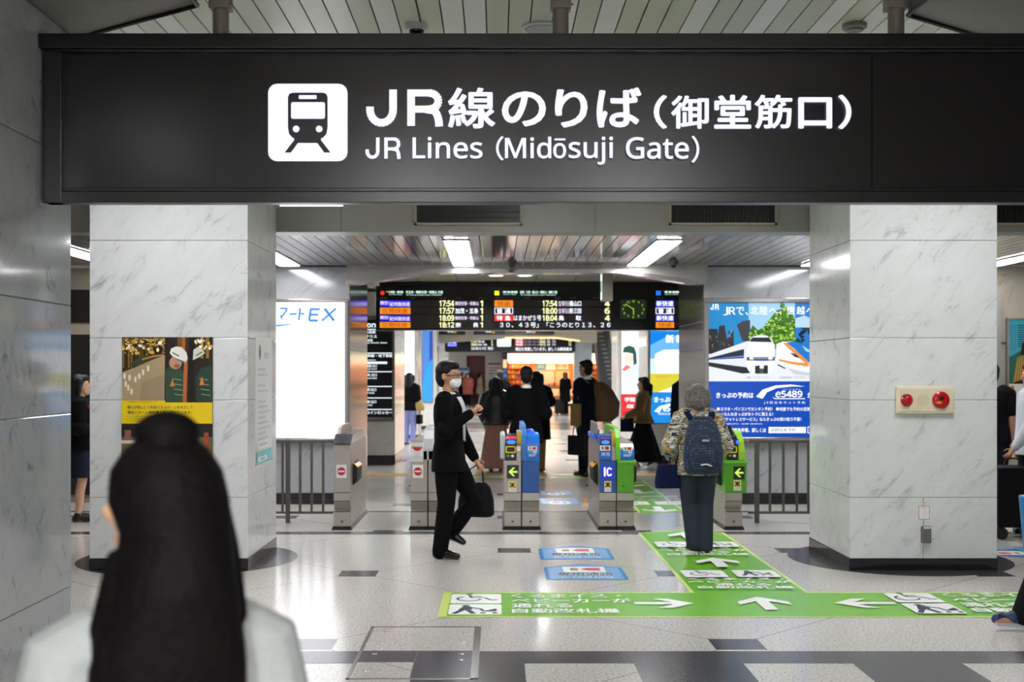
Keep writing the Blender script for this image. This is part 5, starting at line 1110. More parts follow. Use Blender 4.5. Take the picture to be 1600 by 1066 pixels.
# ================================================================ PEOPLE
SKIN = mat('c79a7c', .55); SKIN2 = mat('b98768', .55); SHOE = mat('0f0f11', .3)
def cloth(h, rough=.9, vary=.06):
    m = mat(h, rough, 0, 0, 0, .25, 140, vary); m.node_tree.nodes['Principled BSDF'].inputs['Specular IOR Level'].default_value = .12; return m
HAIR = mat('0a0808', .5, 0, 0, 0, .5, 120); HAIR.node_tree.nodes['Principled BSDF'].inputs['Specular IOR Level'].default_value = .25
BLACKC = cloth('08080a'); NAVY = cloth('0f1220')
class Person:
    def __init__(s, label, x, y, yaw, H, vox=.012, skin=SKIN, head_yaw=0, head_pitch=0, width=1.0, **pose):
        s.vox, s.skin, s.w = vox, skin, width
        s.root = thing('person', (x, y, 0), label, 'person')
        s.M = Matrix.Translation((x, y, 0)) @ Matrix.Rotation(math.radians(yaw), 4, 'Z') @ Matrix.Scale(H / 1.7, 4)
        J = dict(rsho=(.172, 0, 1.385), relb=(.215, -.02, 1.10), rwri=(.215, .06, .86), rhip=(.085, 0, .88), rkne=(.09, .02, .49), rank=(.09, -.025, .085), rtoe=(.10, .13, .03), lsho=(-.172, 0, 1.385), lelb=(-.215, -.02, 1.10), lwri=(-.215, .06, .86), lhip=(-.085, 0, .88), lkne=(-.09, .02, .49), lank=(-.09, -.025, .085), ltoe=(-.10, .13, .03))
        J.update(pose); s.J = {k: Vector(v) for k, v in J.items()}
        s.HM = Matrix.Translation((0, 0, 1.5)) @ Matrix.Rotation(math.radians(head_yaw), 4, 'Z') @ Matrix.Rotation(math.radians(-head_pitch), 4, 'X') @ Matrix.Translation((0, 0, -.03)) @ Matrix.Scale(1.06, 4) @ Matrix.Translation((0, 0, -1.47))
        s.body()
    def put(s, mb, name, m, vox=None, smooth=3): return fuse(mb.xf(s.M), name, m, vox or s.vox, smooth, s.root)
    def hard(s, mb, name, m, parent=None): return mb.xf(s.M).build(name, m, parent or s.root)
    def hand(s, b, side):
        J = s.J; w = J[side + 'wri']; d = (w - J[side + 'elb']).normalized(); sg = 1 if side == 'r' else -1
        inn = Vector((-sg, 0, 0)); inn = (inn - d * inn.dot(d)).normalized(); acr = d.cross(inn)   # palm faces inn, fingers spread along acr
        if acr.y < 0: acr = -acr
        c = w + d * .05; b.tube([w, c, w + d * .085], [(.022, .026), (.02, .038), (.016, .036)], n=10, ref=tuple(inn))
        for k, L_ in enumerate((.066, .076, .071, .055)):
            o = w + d * .08 + acr * (.027 - .018 * k); p1 = o + (d * .8 + inn * .25).normalized() * L_ * .5; p2 = p1 + (d * .45 + inn * .85).normalized() * L_ * .5
            b.tube([o, p1, p2], [.009, .0085, .007], n=8)
        o = w + d * .03 + acr * .024; b.tube([o, o + (d * .6 + acr * .7 + inn * .3).normalized() * .035, o + d * .055 + acr * .03 + inn * .025], [.011, .010, .008], n=8)
    def body(s):
        b = MB(); J = s.J; w = s.w
        b.loft([(0, 0, .84, .13, .09), (0, 0, .92, .15, .10), (0, 0, 1.02, .132, .09), (0, 0, 1.12, .13, .09), (0, 0, 1.24, .145, .10), (0, 0, 1.33, .15, .1), (0, -.005, 1.40, .12, .075), (0, -.005, 1.44, .06, .055)])
        b.tube([(0, -.012, 1.40), (0, .0, 1.53)], [.052, .05])
        for q in 'rl':
            b.tube([J[q + 'sho'], (J[q + 'sho'] + J[q + 'elb']) / 2, J[q + 'elb'], (J[q + 'elb'] * .6 + J[q + 'wri'] * .4), J[q + 'wri']], [.05, .046, .038, .037, .027])
            s.hand(b, q)
            k, a, h = J[q + 'kne'], J[q + 'ank'], J[q + 'hip']
            back = Vector((0, -.012, 0)); b.tube([h, (h + k) / 2, k, k * .65 + a * .35 + back, k * .3 + a * .7, a], [.08, .07, .052, .052, .040, .034])
            t = J[q + 'toe']; b.tube([a + Vector((0, -.02, -.05)), t], [.033, (.035, .022)])
        H = MB()
        H.ball((0, -.008, 1.615), (.074, .094, .088), 18); H.ball((0, .012, 1.575), (.066, .082, .08), 16); H.ball((0, .038, 1.525), (.05, .05, .045), 14)
        H.tube([(0, .088, 1.60), (0, .108, 1.565), (0, .098, 1.553)], [.009, .014, .012], n=8); H.ball((0, .082, 1.523), (.024, .012, .012), 10); H.ball((0, .072, 1.497), (.026, .02, .02), 10)
        for q in (-1, 1): H.ball((q * .074, -.012, 1.582), (.010, .02, .032), 10); H.ball((q * .033, .078, 1.612), (.024, .014, .009), 8)
        H.xf(s.HM); b.v, off = b.v + H.v, len(b.v)
        b.f += [[i + off for i in f] for f in H.f]; b.m += H.m; b.sm += H.sm
        s.put(b, 'body', s.skin, smooth=2)
        for q in (-1, 1):
            e = MB(); e.ball((q * .031, .081, 1.588), (.013, .008, .008), 10); e.ball((q * .031, .0885, 1.588), (.0055, .003, .0055), 8, 1); e.xf(s.HM); s.hard(e, 'eye', [mat('e6e2dc', .2), mat('15100d', .2)])
    def top(s, m, hem=.80, sleeve=1.0, loose=.03, flare=.0, name='jacket', cuff=.045, drop=0.0):
        b = MB(); J = s.J; l = loose; f = flare
        rows = [(hem, .165 + f, .115 + f), (hem + .04, .165 + f, .115 + f), (.92, .16 + f * .7, .11 + f * .7), (1.03, .14 + f * .3, .098), (1.14, .138, .1), (1.25, .152, .108), (1.33, .157, .105), (1.40, .135, .082), (1.435, .075, .06)]
        rows = [r for i, r in enumerate(rows) if i == 0 or r[0] > hem + .03]
        b.loft([(0, 0, z - (drop if z > 1.2 else 0), rx + l, ry + l * .9) for z, rx, ry in rows])
        for q in 'rl':
            a, e, w = J[q + 'sho'], J[q + 'elb'], J[q + 'wri']
            pts = [a * .8 + Vector((0, 0, 1.40 - drop)) * .2, a, (a + e) / 2, e] if sleeve > .5 else [a * .8 + Vector((0, 0, 1.40)) * .2, a, a + (e - a) * sleeve * 1.6]
            rad = [.055 + l, .052 + l, .05 + l, .05 + l][:len(pts)]
            if sleeve > .5: pts += [e + (w - e) * (sleeve - .5) * 1.9]; rad += [cuff]
            b.tube(pts, rad)
            if sleeve > .5: b.ball(e, .056 + l * .9, 14)
        return s.put(b, name, m)
    def collar(s, m, z=1.445, r=.062):
        b = MB(); b.rings([[Vector((q * math.cos(t), q * math.sin(t) - .008, zz + .012 * -math.sin(t))) for t in [2 * math.pi * i / 20 for i in range(20)]] for q, zz in ((r + .012, z - .03), (r + .004, z + .016), (r - .004, z + .016), (r - .004, z - .03))], cap=False); return s.hard(b, 'collar', m)
    def trousers(s, m, loose=.02, low=None, name='trousers', flare=0):
        b = MB(); J = s.J; l = loose
        b.loft([(0, 0, .80, .155 + l, .10 + l), (0, 0, .9, .155 + l, .103 + l), (0, 0, .99, .137 + l, .095 + l)])
        for q in 'rl':
            h, k, a = J[q + 'hip'], J[q + 'kne'], J[q + 'ank']; e = a + Vector((0, 0, -.02)) if low is None else k + (a - k) * low
            b.tube([h, (h + k) / 2, k, (k + e) / 2, e], [.085 + l, .078 + l, .058 + l, .053 + l + flare * .5, .048 + l + flare])
        return s.put(b, name, m)
    def skirt(s, m, rows, name='skirt', pleats=0):
        b = MB(); R = []; n = 40
        for (z, rx, ry) in rows:
            R.append([Vector((rx * math.cos(t) * (1 + (.06 * math.cos(pleats * t) if pleats else 0)), ry * math.sin(t) * (1 + (.06 * math.cos(pleats * t) if pleats else 0)), z)) for t in [2 * math.pi * i / n for i in range(n)]])
        b.rings(R); return s.put(b, name, m, smooth=1)
    def shoes(s, m, sole=None):
        for q in 'rl':
            a, t = s.J[q + 'ank'], s.J[q + 'toe']; b = MB(); d = (t - a); d.z = 0; d.normalize()
            heel = a + Vector((0, 0, -.045)) - d * .03; b.tube([heel, heel * .5 + t * .5 + Vector((0, 0, .012)), t], [(.04, .042), (.043, .042), (.042, .028)]); b.tube([a + Vector((0, 0, .0)), a + Vector((0, 0, -.04))], [.042, .042])
            o = s.put(b, 'shoe', m, .009, 2)
            if sole: c = MB(); c.tube([heel + Vector((0, 0, -.022)), t + Vector((0, 0, -.014))], [(.046, .016), (.046, .013)]); s.put(c, 'sole', sole, .009, 1)
    def hair(s, style, m=HAIR, low=1.25, w=.1):
        b = MB()
        b.ball((0, -.022, 1.632), (.084, .096, .086), 18); b.ball((0, .03, 1.668), (.066, .066, .042), 14); b.ball((0, -.05, 1.58), (.074, .066, .09), 14)
        if style in ('bob', 'long', 'pony'):
            for q in (-1, 1): b.tube([(q * .072, .0, 1.64), (q * .084, -.015, 1.56), (q * .074, -.02, 1.50 if style == 'bob' else 1.47)], [(.03, .05), (.026, .052), (.02, .045)], ref=(1, 0, 0))
            b.ball((0, -.055, 1.55), (.085, .065, .1), 14)
        if style == 'bob': b.ball((0, -.04, 1.54), (.092, .075, .085), 14)
        if style == 'long':
            b.loft([(0, -.075, low, w * .5, .03), (0, -.08, low + .06, w, .045), (0, -.075, 1.42, w * 1.02, .055), (0, -.05, 1.52, .094, .07), (0, -.03, 1.6, .088, .085)])
        if style == 'pony': b.tube([(0, -.10, 1.60), (0, -.14, 1.56), (0, -.13, 1.42), (0, -.11, 1.24)], [.025, .034, .036, .012])
        if style == 'bun': b.ball((0, -.105, 1.63), .045, 12)
        b.xf(s.HM); return s.put(b, 'hair', m, min(s.vox, .010), 2)
    def mask(s, m=WHITE):
        b = MB(); b.ball((0, .052, 1.535), (.060, .058, .052), 16); b.ball((0, .098, 1.55), (.02, .018, .026), 10); b.xf(s.HM); s.put(b, 'face_mask', m, .008, 2)
    def glasses(s):
        b = MB()
        for q in (-1, 1):
            c = Vector((q * .033, .098, 1.588)); b.tube([c + Vector((.024 * math.cos(t), 0, .017 * math.sin(t))) for t in [2 * math.pi * i / 14 for i in range(15)]], [.0032] * 15, n=6); b.tube([(q * .057, .095, 1.592), (q * .08, .0, 1.592)], [.0035, .003], n=6)
        b.tube([(-.01, .1, 1.59), (.01, .1, 1.59)], [.003, .003], n=6); b.xf(s.HM); s.hard(b, 'glasses', mat('141214', .3))
    def chest_patch(s, m, z0, z1, w0, w1, off=.142, name='shirt_front'):
        b = MB(); R = []
        for i in range(9):
            z = z0 + (z1 - z0) * i / 8; w = w0 + (w1 - w0) * i / 8; R.append([Vector((w * u, off - .012 * abs(u) - .055 * max(0, (z - 1.33) / .1) , z)) for u in (-1, -.5, 0, .5, 1)])
        b.rings(R, cap=False, closed=False); o = s.hard(b, name, m); sol = o.modifiers.new('t', 'SOLIDIFY'); sol.thickness = .006; return o
    def local(s, mb): return mb.xf(s.M)

def held(p, name, label, cat, mb, m, at, voxel=None, extra=(), group=None):
    """something a person holds or wears, given in that person's own coordinates"""
    w = p.M @ Vector(at); t = thing(name, tuple(w), label, cat, group)
    if voxel: fuse(mb.xf(p.M), 'body', m, voxel, 2, t)
    else: mb.xf(p.M).build('body', m, t, .008)
    for nm, e, em_ in extra: e.xf(p.M).build(nm, em_, t)
    return t
def handle(c, w, h, r=.008, axis='y'):
    b = MB(); c = Vector(c); u = Vector((0, 1, 0)) if axis == 'y' else Vector((1, 0, 0)); b.tube([c - u * w, c - u * w * .8 + Vector((0, 0, h * .8)), c + Vector((0, 0, h)), c + u * w * .8 + Vector((0, 0, h * .8)), c + u * w], [r] * 5, n=8); return b

# striding man in a face mask
p = Person('masked man in black suit and glasses striding right before the gates, black bag in hand', -.42, 10.65, -103, 1.70, .008, SKIN2, head_yaw=-8,
           rsho=(.17, .0, 1.385), relb=(.235, .03, 1.12), rwri=(.09, .22, 1.27), lelb=(-.22, .04, 1.09), lwri=(-.19, .19, .86), rhip=(.085, .0, .88), rkne=(.075, .0, .49), rank=(.07, -.06, .085), rtoe=(.08, .10, .03), lkne=(-.085, .20, .50), lank=(-.08, .0, .24), ltoe=(-.08, .11, .13))
p.top(BLACKC, .76, 1.0, .026, .01); p.trousers(cloth('08080a'), .022); p.shoes(mat('0b0b0c', .2)); p.hair('short'); p.mask(mat('e2e4e0', .7)); p.glasses(); p.collar(WHITE)
p.chest_patch(mat('c9ccd2', .7), 1.02, 1.41, .012, .07, .146, 'shirt_front'); p.chest_patch(mat('1b1e2c', .6), 1.02, 1.36, .018, .012, .152, 'tie')
b = MB(); b.tube([(-.19, .24, .36), (-.19, .24, .52)], [(.19, .075), (.17, .06)], n=20, ref=(1, 0, 0)); b = MB(); b.loft([(-.19, .20, .345, .06, .14), (-.19, .2, .37, .085, .165), (-.19, .2, .5, .08, .16), (-.19, .2, .61, .05, .13), (-.19, .2, .65, .03, .09)], 24, 0, 2.8)
held(p, 'briefcase', 'black soft briefcase hanging from the hand of the striding masked man', 'bag', b, cloth('0b0b0d', .6), (-.19, .2, .345), .009, [('handle', handle((-.19, .2, .63), .07, .17), SHOE)])
# grey haired woman with backpack
p = Person('grey haired woman in a patterned blouse walking away with a navy backpack', 1.81, 10.95, 4, 1.50, .008, SKIN2, relb=(.29, .02, 1.10), rwri=(.27, .17, .98), lelb=(-.29, -.02, 1.10), lwri=(-.24, .14, .93), rkne=(.085, .02, .49), rank=(.065, -.03, .085), rtoe=(.08, .12, .03), lkne=(-.075, .05, .49), lank=(-.04, -.03, .12), ltoe=(-.06, .11, .04), lhip=(-.09, 0, .88))
def blouse():
    m = bpy.data.materials.new('patterned_cotton'); m.use_nodes = True; nt = m.node_tree; L = nt.links; bs = nt.nodes['Principled BSDF']; bs.inputs['Roughness'].default_value = .85
    tc = nt.nodes.new('ShaderNodeTexCoord'); mp = nt.nodes.new('ShaderNodeMapping'); mp.inputs['Scale'].default_value = (9, 9, 40); L.new(tc.outputs['Object'], mp.inputs[0])
    n = nt.nodes.new('ShaderNodeTexNoise'); n.inputs['Scale'].default_value = 1.0; n.inputs['Detail'].default_value = 1.5; n.inputs['Distortion'].default_value = .5; L.new(mp.outputs[0], n.inputs['Vector'])
    r = ramp(nt, [(0, '26262a'), (.38, '2c2a2c'), (.40, 'cdcabf'), (.47, 'b9b6ac'), (.49, '3a3632'), (.53, 'c79a2e'), (.58, '4a7f98'), (.63, '2a2a30'), (.66, 'd8d4c8')]); r.color_ramp.interpolation = 'CONSTANT'
    L.new(n.outputs['Fac'], r.inputs['Fac']); L.new(r.outputs['Color'], bs.inputs['Base Color']); return m
p.top(blouse(), .80, .86, .04, .015, 'blouse', .062); p.trousers(cloth('2f3540'), .026, flare=.012); p.shoes(mat('3a2a22', .5)); p.hair('bob', mat('655f5a', .6, 0, 0, 0, .6, 60, .55))
def dots():
    m = bpy.data.materials.new('dotted_nylon'); m.use_nodes = True; nt = m.node_tree; L = nt.links; bs = nt.nodes['Principled BSDF']; bs.inputs['Roughness'].default_value = .7
    tc = nt.nodes.new('ShaderNodeTexCoord'); v = nt.nodes.new('ShaderNodeTexVoronoi'); v.inputs['Scale'].default_value = 46; v.inputs['Randomness'].default_value = .25; L.new(tc.outputs['Object'], v.inputs['Vector'])
    r = ramp(nt, [(0, '5f7d9c'), (.2, '5f7d9c'), (.24, '16233f'), (1, '121c36')]); L.new(v.outputs['Distance'], r.inputs['Fac']); L.new(r.outputs['Color'], bs.inputs['Base Color']); return m
b = MB(); b.loft([(0, -.22, .82, .16, .07), (0, -.23, .87, .19, .10), (0, -.24, 1.03, .20, .105), (0, -.225, 1.2, .18, .09), (0, -.205, 1.34, .14, .065), (0, -.2, 1.40, .08, .04)], 24, 0, 3.0)
st = MB()
for q in (-1, 1): st.tube([(q * .10, -.14, 1.37), (q * .13, -.08, 1.435), (q * .145, .05, 1.43), (q * .14, .14, 1.32)], [(.035, .014)] * 4, ref=(0, 0, 1))
pk = MB(); pk.loft([(0, -.31, .90, .11, .03), (0, -.325, .96, .125, .045), (0, -.325, 1.06, .12, .04)], 20, 0, 3.0)
lg = MB(); lg.box(-.035, .035, -.352, -.33, 1.155, 1.175); rf = MB(); rf.tube([(-.05, -.365, .925), (0, -.372, .932), (.05, -.365, .915)], [.007] * 3, n=6)
held(p, 'backpack', 'navy dotted backpack on the back of the grey haired woman', 'backpack', b, dots(), (0, -.2, .9), .01, [('shoulder_strap', st, cloth('15203a')), ('front_pocket', pk, dots()), ('label_patch', lg, mat('8a94a0', .5)), ('reflector', rf, mat('d8dae0', .4))])
b = MB(); b.loft([(-.30, .02, .66, .13, .06), (-.30, .02, .72, .14, .065), (-.29, .03, .90, .12, .05)], 24, 0, 3.5)
held(p, 'tote_bag', 'navy tote bag hanging at the left side of the grey haired woman', 'bag', b, cloth('141c3c'), (-.3, .02, .66), .01, [('handle', handle((-.29, .05, .89), .06, .09), cloth('141c3c'))])
# woman in the foreground
p = Person('woman with long dark hair and white top seen from behind, nearest the viewer', -.54, 1.98, 22, 1.505, .007, SKIN, head_yaw=56, lelb=(-.23, -.02, 1.05), relb=(.23, -.02, 1.05), rsho=(.17, 0, 1.325), lsho=(-.17, 0, 1.325))
p.top(cloth('8c8f8d', .8), .80, 1.0, .026, .0, 'blouse', .045, .055); p.trousers(cloth('23252c')); p.shoes(SHOE)
b = MB(); b.ball((.0, -.03, 1.722), (.06, .06, .04), 18)
g = MB(); g.loft([(.03, -.12, 1.12, .03, .02), (.02, -.125, 1.17, .09, .035), (.005, -.125, 1.25, .125, .05), (.005, -.115, 1.34, .122, .065), (.012, -.09, 1.45, .106, .09), (.016, -.05, 1.53, .098, .105), (.004, -.03, 1.60, .108, .112), (0, -.025, 1.655, .10, .104), (0, -.025, 1.695, .072, .08), (0, -.025, 1.715, .03, .03)], 30)
rn = random.Random(9)
for k in range(34):
    u = -1 + 2 * k / 33; x0 = .085 * u + .01; yb = -.09 - .055 * (1 - u * u)
    g.tube([(x0 * .95, -.06 - .05 * (1 - u * u), 1.6), (x0 * 1.1, yb, 1.45), (x0 * 1.25, yb - .02, 1.32), (x0 * 1.22 + rn.uniform(-.012, .02), yb - .022, 1.2 + rn.uniform(-.02, .05)), (x0 * 1.0 + rn.uniform(-.03, .03), yb - .02, 1.13 + rn.uniform(-.03, .06) + .06 * u * u)], [.014, .014, .013, .010, .003], n=7)
for q in (1,): g.tube([(q * .085, .0, 1.6), (q * .1, -.02, 1.5), (q * .112, -.04, 1.38), (q * .12, -.05, 1.27), (q * .13, -.05, 1.17)], [.03, .034, .034, .028, .008])
g.tube([(-.09, -.06, 1.5), (-.115, -.06, 1.38), (-.135, -.05, 1.26), (-.16, -.03, 1.15)], [.02, .022, .018, .004]); g.tube([(-.09, -.08, 1.45), (-.12, -.09, 1.3), (-.125, -.09, 1.2), (-.14, -.08, 1.12)], [.02, .022, .016, .004])
n0 = len(b.v); b.v += g.v; b.f += [[i + n0 for i in f] for f in g.f]; b.m += g.m; b.sm += g.sm
HM_ = mat('060404', .65, 0, 0, 0, .5, 60, .3); HM_.node_tree.nodes['Principled BSDF'].inputs['Specular IOR Level'].default_value = .08; p.put(b, 'hair', HM_, .006, 3)
# suited man seen from behind the middle gate
p = Person('man in a black suit with a white collar seen from behind, beyond the middle gate', X(822, 16), 16.0, 5, 1.685, .012, SKIN2, relb=(.26, .0, 1.1), lelb=(-.26, .0, 1.1), rwri=(.17, .2, 1.05), lwri=(-.17, .2, 1.05))
p.top(BLACKC, .70, 1.0, .045, .02); p.trousers(BLACKC); p.shoes(SHOE); p.hair('short'); p.collar(WHITE, 1.452)
p = Person('woman in a long black coat beside the black suited man, her arm raised', X(838, 20), 20.0, -15, 1.63, .013, SKIN2, relb=(.23, .08, 1.2), rwri=(.17, .2, 1.32)); p.top(BLACKC, .55, 1.0, .05, .04, 'coat'); p.trousers(cloth('6b5a34')); p.shoes(SHOE); p.hair('long')
p = Person('woman in black leather jacket and long pink skirt walking away left of the middle gate', X(775, 20), 20.0, 0, 1.53, .012, SKIN, relb=(.27, .0, 1.1), lelb=(-.27, 0, 1.1)); p.top(mat('151416', .35, 0, 0, 0, .3, 30), .85, 1.0, .055, .03); p.hair('long', HAIR, 1.26)
p.skirt(cloth('9a7368'), [(.06, .27, .24), (.10, .29, .25), (.4, .24, .2), (.75, .19, .15), (.98, .15, .11)], pleats=10); p.shoes(mat('4a3226', .5))
b = MB(); b.loft([(.24, .0, .08, .08, .05), (.24, 0, .16, .09, .06), (.24, 0, .36, .07, .05)], 20, 0, 3); held(p, 'bag', 'brown bag held low beside the pink skirt', 'bag', b, cloth('4c3122'), (.24, 0, .08), .012, [('handle', handle((.24, 0, .35), .05, .45), cloth('4c3122'))])
p = Person('person in a black top and olive cap far beyond, above the leather jacketed woman', X(781, 30), 30.0, 10, 1.66, .016, SKIN2); p.top(BLACKC, .8, .4, .05, .02, 'shirt'); p.trousers(cloth('24242a')); p.shoes(SHOE); p.hair('short'); b = MB(); b.ball((0, 0, 1.665), (.095, .105, .06), 14); b.ball((0, .1, 1.645), (.07, .06, .014), 10); b.xf(p.HM); p.put(b, 'cap', cloth('6a5f44'), .012, 1)
# man with brown backpack
p = Person('man in a dark navy suit walking left beyond the card gate with a brown backpack', X(915, 19), 19.0, 50, 1.80, .012, SKIN2, lelb=(-.22, -.02, 1.11), lwri=(-.22, .0, .86), relb=(.26, .05, 1.1), rwri=(.24, .22, .95), rkne=(.09, .12, .5), rank=(.08, .1, .085), rtoe=(.09, .25, .03), lkne=(-.08, -.02, .49), lank=(-.07, -.2, .13), ltoe=(-.08, -.06, .03))
p.top(NAVY, .76, 1.0, .03, .01); p.trousers(cloth('14161f')); p.shoes(SHOE); p.hair('short'); p.collar(WHITE, 1.455, .066)
b = MB(); b.loft([(.05, -.30, .82, .14, .08), (.05, -.35, .90, .18, .15), (.05, -.36, 1.1, .18, .16), (.04, -.29, 1.28, .15, .12), (.03, -.22, 1.40, .08, .06)], 24, 0, 2.6); st = MB()
for q in (-1, 1): st.tube([(q * .12, -.14, 1.38), (q * .13, -.05, 1.45), (q * .145, .08, 1.41), (q * .15, .12, 1.25), (q * .17, -.02, 1.05)], [(.026, .01)] * 5, ref=(0, 0, 1))
held(p, 'backpack', 'large brown backpack on the man in the navy suit', 'backpack', b, cloth('5b4733'), (.05, -.25, .82), .013, [('shoulder_strap', st, cloth('6a5238'))])
b = MB(); b.box(-.30, -.24, -.10, .06, .76, 1.08); held(p, 'shopping_bag', 'tan paper bag on the left arm of the man in the navy suit', 'bag', b, cloth('7a6540'), (-.27, -.02, .76), None, [('handle', handle((-.27, -.02, 1.07), .05, .14), cloth('7a6540'))])
b = MB(); b.box(-.26, -.18, -.16, .14, .33, .62); held(p, 'briefcase', 'black briefcase in the hand of the man in the navy suit', 'bag', b, cloth('101012', .5), (-.22, 0, .33), None, [('handle', handle((-.22, -.0, .61), .07, .16), SHOE)])
# ponytail woman
p = Person('ponytailed woman in brown blouse and long black skirt walking left beyond the gates', X(1005, 20.5), 20.5, 78, 1.53, .012, SKIN, relb=(.22, .06, 1.1), rwri=(.2, .26, 1.02), lelb=(-.22, .06, 1.1), lwri=(-.2, .28, 1.0), rank=(.08, .12, .085), rtoe=(.09, .26, .03), lank=(-.07, -.22, .12), ltoe=(-.08, -.08, .03))
p.top(cloth('6a5638'), .86, 1.0, .05, .05, 'blouse', .06); p.skirt(cloth('0e0e12'), [(.14, .26, .34), (.2, .27, .34), (.5, .22, .25), (.8, .18, .15), (1.0, .15, .11)], pleats=8); p.shoes(mat('d8d8da', .5)); p.hair('pony')
b = MB(); b.box(-.1, .1, .18, .42, .70, .96); held(p, 'bag', 'dark navy bag carried in front by the ponytail woman', 'bag', b, cloth('141b30'), (0, .3, .7), None, [('handle', handle((0, .3, .95), .07, .12), cloth('141b30'))])
p = Person('man in a dark navy suit half hidden behind the edge of the right wall', X(1075, 18), 18.0, 28, 1.74, .012, SKIN2); p.top(NAVY, .72, 1.0, .045, .02); p.trousers(cloth('171a24')); p.shoes(mat('dcdcde', .5)); p.hair('short')
p = Person('woman in a black jacket and pale jeans deep inside, beside the tall white light box', X(640, 27.5), 27.5, -20, 1.60, .014, SKIN); p.top(BLACKC, .82, 1.0, .05, .03); p.trousers(cloth('7d86b8')); p.shoes(SHOE); p.hair('long')
b = MB(); b.loft([(.26, -.02, .82, .12, .07), (.26, -.02, .9, .15, .08), (.24, -.02, 1.1, .07, .05)], 20); held(p, 'shoulder_bag', 'tan shoulder bag of the woman in pale jeans', 'bag', b, cloth('a08a58'), (.26, 0, .82), .014, [('strap', handle((.2, 0, 1.08), .06, .32), cloth('a08a58'))])
b = MB(); b.box(.2, .3, -.06, .12, .5, .72); held(p, 'bag', 'small black handbag of the woman in pale jeans', 'bag', b, BLACKC, (.25, .03, .5), None, [('handle', handle((.25, .03, .71), .05, .12), SHOE)])
# far figures
p = Person('person in a long salmon red coat and white mask, before the red shutter', X(731, 60), 60.0, 175, 1.60, .022, SKIN); p.top(cloth('b0605a'), .6, 1.0, .06, .05, 'coat'); p.trousers(cloth('18181c')); p.shoes(SHOE); p.hair('long', HAIR, 1.3); p.mask()
p = Person('person in a dark suit left of the salmon red coat', X(722, 60.6), 60.6, 190, 1.64, .022, SKIN2); p.top(NAVY, .75, 1.0, .04, .02); p.trousers(NAVY); p.shoes(SHOE); p.hair('short', mat('6a5438', .6))
p = Person('person in a cream coat walking right before the red shutter', X(750, 61.3), 61.2, -80, 1.60, .022, SKIN); p.top(cloth('c2b49a'), .6, 1.0, .05, .05, 'coat'); p.trousers(cloth('b9a48c')); p.shoes(SHOE); p.hair('bob')
p = Person('person in black with brown hair waiting at the kiosk counter', X(883, 47.5), 47.5, 40, 1.63, .02, SKIN); p.top(BLACKC, .5, 1.0, .05, .04, 'coat'); p.trousers(BLACKC); p.shoes(SHOE); p.hair('bob', mat('5a3320', .5))
b = MB(); b.box(-.46, -.12, -.08, .14, .05, .62); w1 = MB(); w1.cyl((-.42, .03, .03), (-.38, .03, .03), .03); w2 = MB(); w2.cyl((-.2, .03, .03), (-.16, .03, .03), .03)
held(p, 'suitcase', 'black suitcase beside the person waiting at the kiosk', 'suitcase', b, mat('141416', .4), (-.29, .03, .0), None, [('wheel', w1, RUBBER), ('wheel', w2, RUBBER), ('handle', handle((-.29, .03, .62), .08, .3, .01, 'x'), CHROME)])
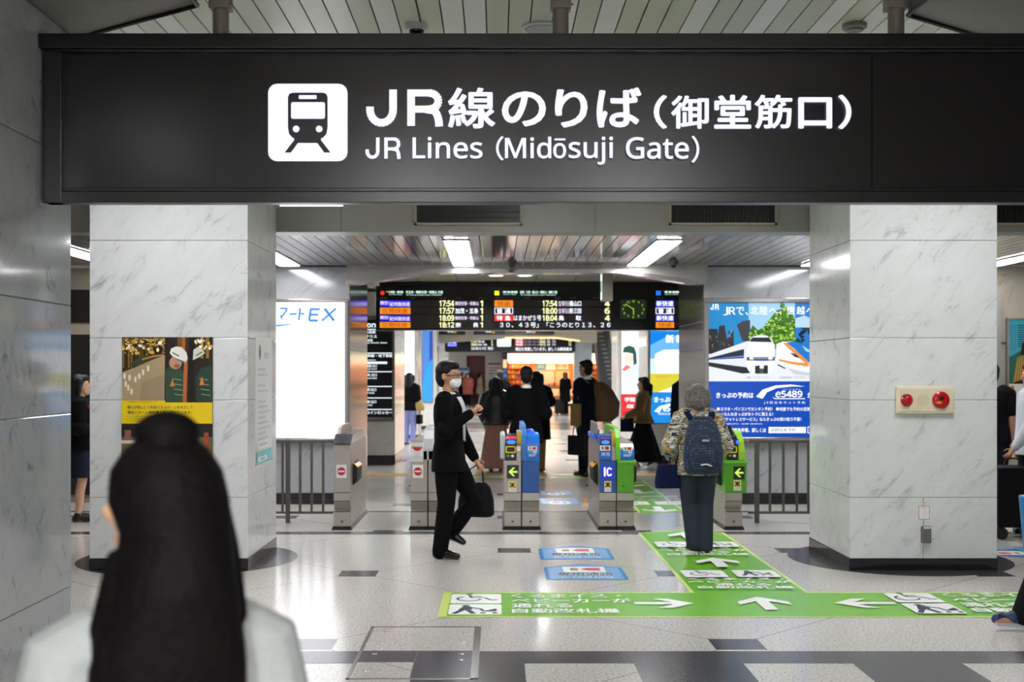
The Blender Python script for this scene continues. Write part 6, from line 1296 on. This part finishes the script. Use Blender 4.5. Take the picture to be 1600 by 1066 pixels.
# seen through the gaps beside the pillars
p = Person('woman in a black blazer and dark skirt in the gap left of the poster pillar', X(126, 13.3), 13.3, -75, 1.58, .011, SKIN, relb=(.24, .0, 1.1), rwri=(.04, .2, 1.05), lelb=(-.24, .0, 1.1), lwri=(-.06, .2, 1.03)); p.top(BLACKC, .85, 1.0, .04, .01, 'blazer'); p.skirt(cloth('1c2030'), [(.52, .2, .16), (.8, .18, .14), (.98, .15, .11)]); p.shoes(SHOE); p.hair('long')
b = MB(); b.tube([(.14, .02, 1.43), (.13, .14, 1.3), (.1, .17, 1.15), (-.02, .19, 1.04)], [(.018, .006)] * 4, ref=(1, 0, 0)); held(p, 'bag_strap', 'red strap across the black blazer, left of the poster pillar', 'strap', b, cloth('b01c2a'), (.1, .17, 1.1), None)
p = Person('man in a black t-shirt seen from behind right of the alarm pillar', X(1549, 14), 14.0, -15, 1.71, .011, SKIN2); p.top(BLACKC, .8, .42, .04, .01, 'shirt'); p.trousers(cloth('15151b'), .03); p.shoes(SHOE); p.hair('short')
p = Person('traveller in a white shirt reaching down to a black suitcase, right of the alarm pillar', 5.38, 12.2, 90, 1.70, .011, SKIN2, lelb=(-.24, .10, 1.12), lwri=(-.2, .27, .88), relb=(.24, -.02, 1.1))
p.top(cloth('c3c6cc'), .8, 1.0, .035, .01, 'shirt'); p.trousers(cloth('16171d'), .02); p.shoes(SHOE); p.hair('short')
b = MB(); b.box(-.42, -.02, .05, .52, .12, .70); ws = []
for (x, y) in ((-.37, .1), (-.07, .1), (-.37, .47), (-.07, .47)): w1 = MB(); w1.cyl((x - .02, y, .06), (x + .02, y, .06), .06); ws.append(('wheel', w1, RUBBER))
held(p, 'suitcase', 'black soft suitcase under the hand of the traveller, right of the alarm pillar', 'suitcase', b, cloth('0d0d0f', .6), (-.22, .28, 0), None, ws + [('handle', handle((-.2, .28, .69), .1, .09), SHOE)])
p = Person('person in blue trainers stepping in from the right edge of the hall', 3.74, 7.75, 90, 1.70, .009, SKIN2, lelb=(-.24, .04, 1.12), lwri=(-.22, .30, .98), relb=(.24, -.02, 1.1), rkne=(.09, -.05, .49), rank=(.09, -.25, .12), rtoe=(.1, -.1, .03), lkne=(-.09, .26, .52), lank=(-.09, .43, .11), ltoe=(-.1, .60, .075), lhip=(-.085, .05, .88))
p.top(cloth('2a2c33'), .8, 1.0, .035, .01, 'shirt'); p.trousers(cloth('16171d'), .02); p.shoes(mat('26345e', .5, 0, 0, 0, .3, 60, .6), mat('b9bcc4', .5)); p.hair('short')
b = MB(); b.loft([(-.22, .36, .36, .05, .08), (-.22, .35, .42, .07, .11), (-.22, .33, .86, .08, .17)], 24, 0, 3); held(p, 'shopping_bag', 'bright blue bag at the right edge, carried by the person in blue trainers', 'bag', b, mat('1576b8', .4), (-.22, .33, .36), .01, [('handle', handle((-.22, .33, .85), .1, .13), mat('1576b8', .4))])
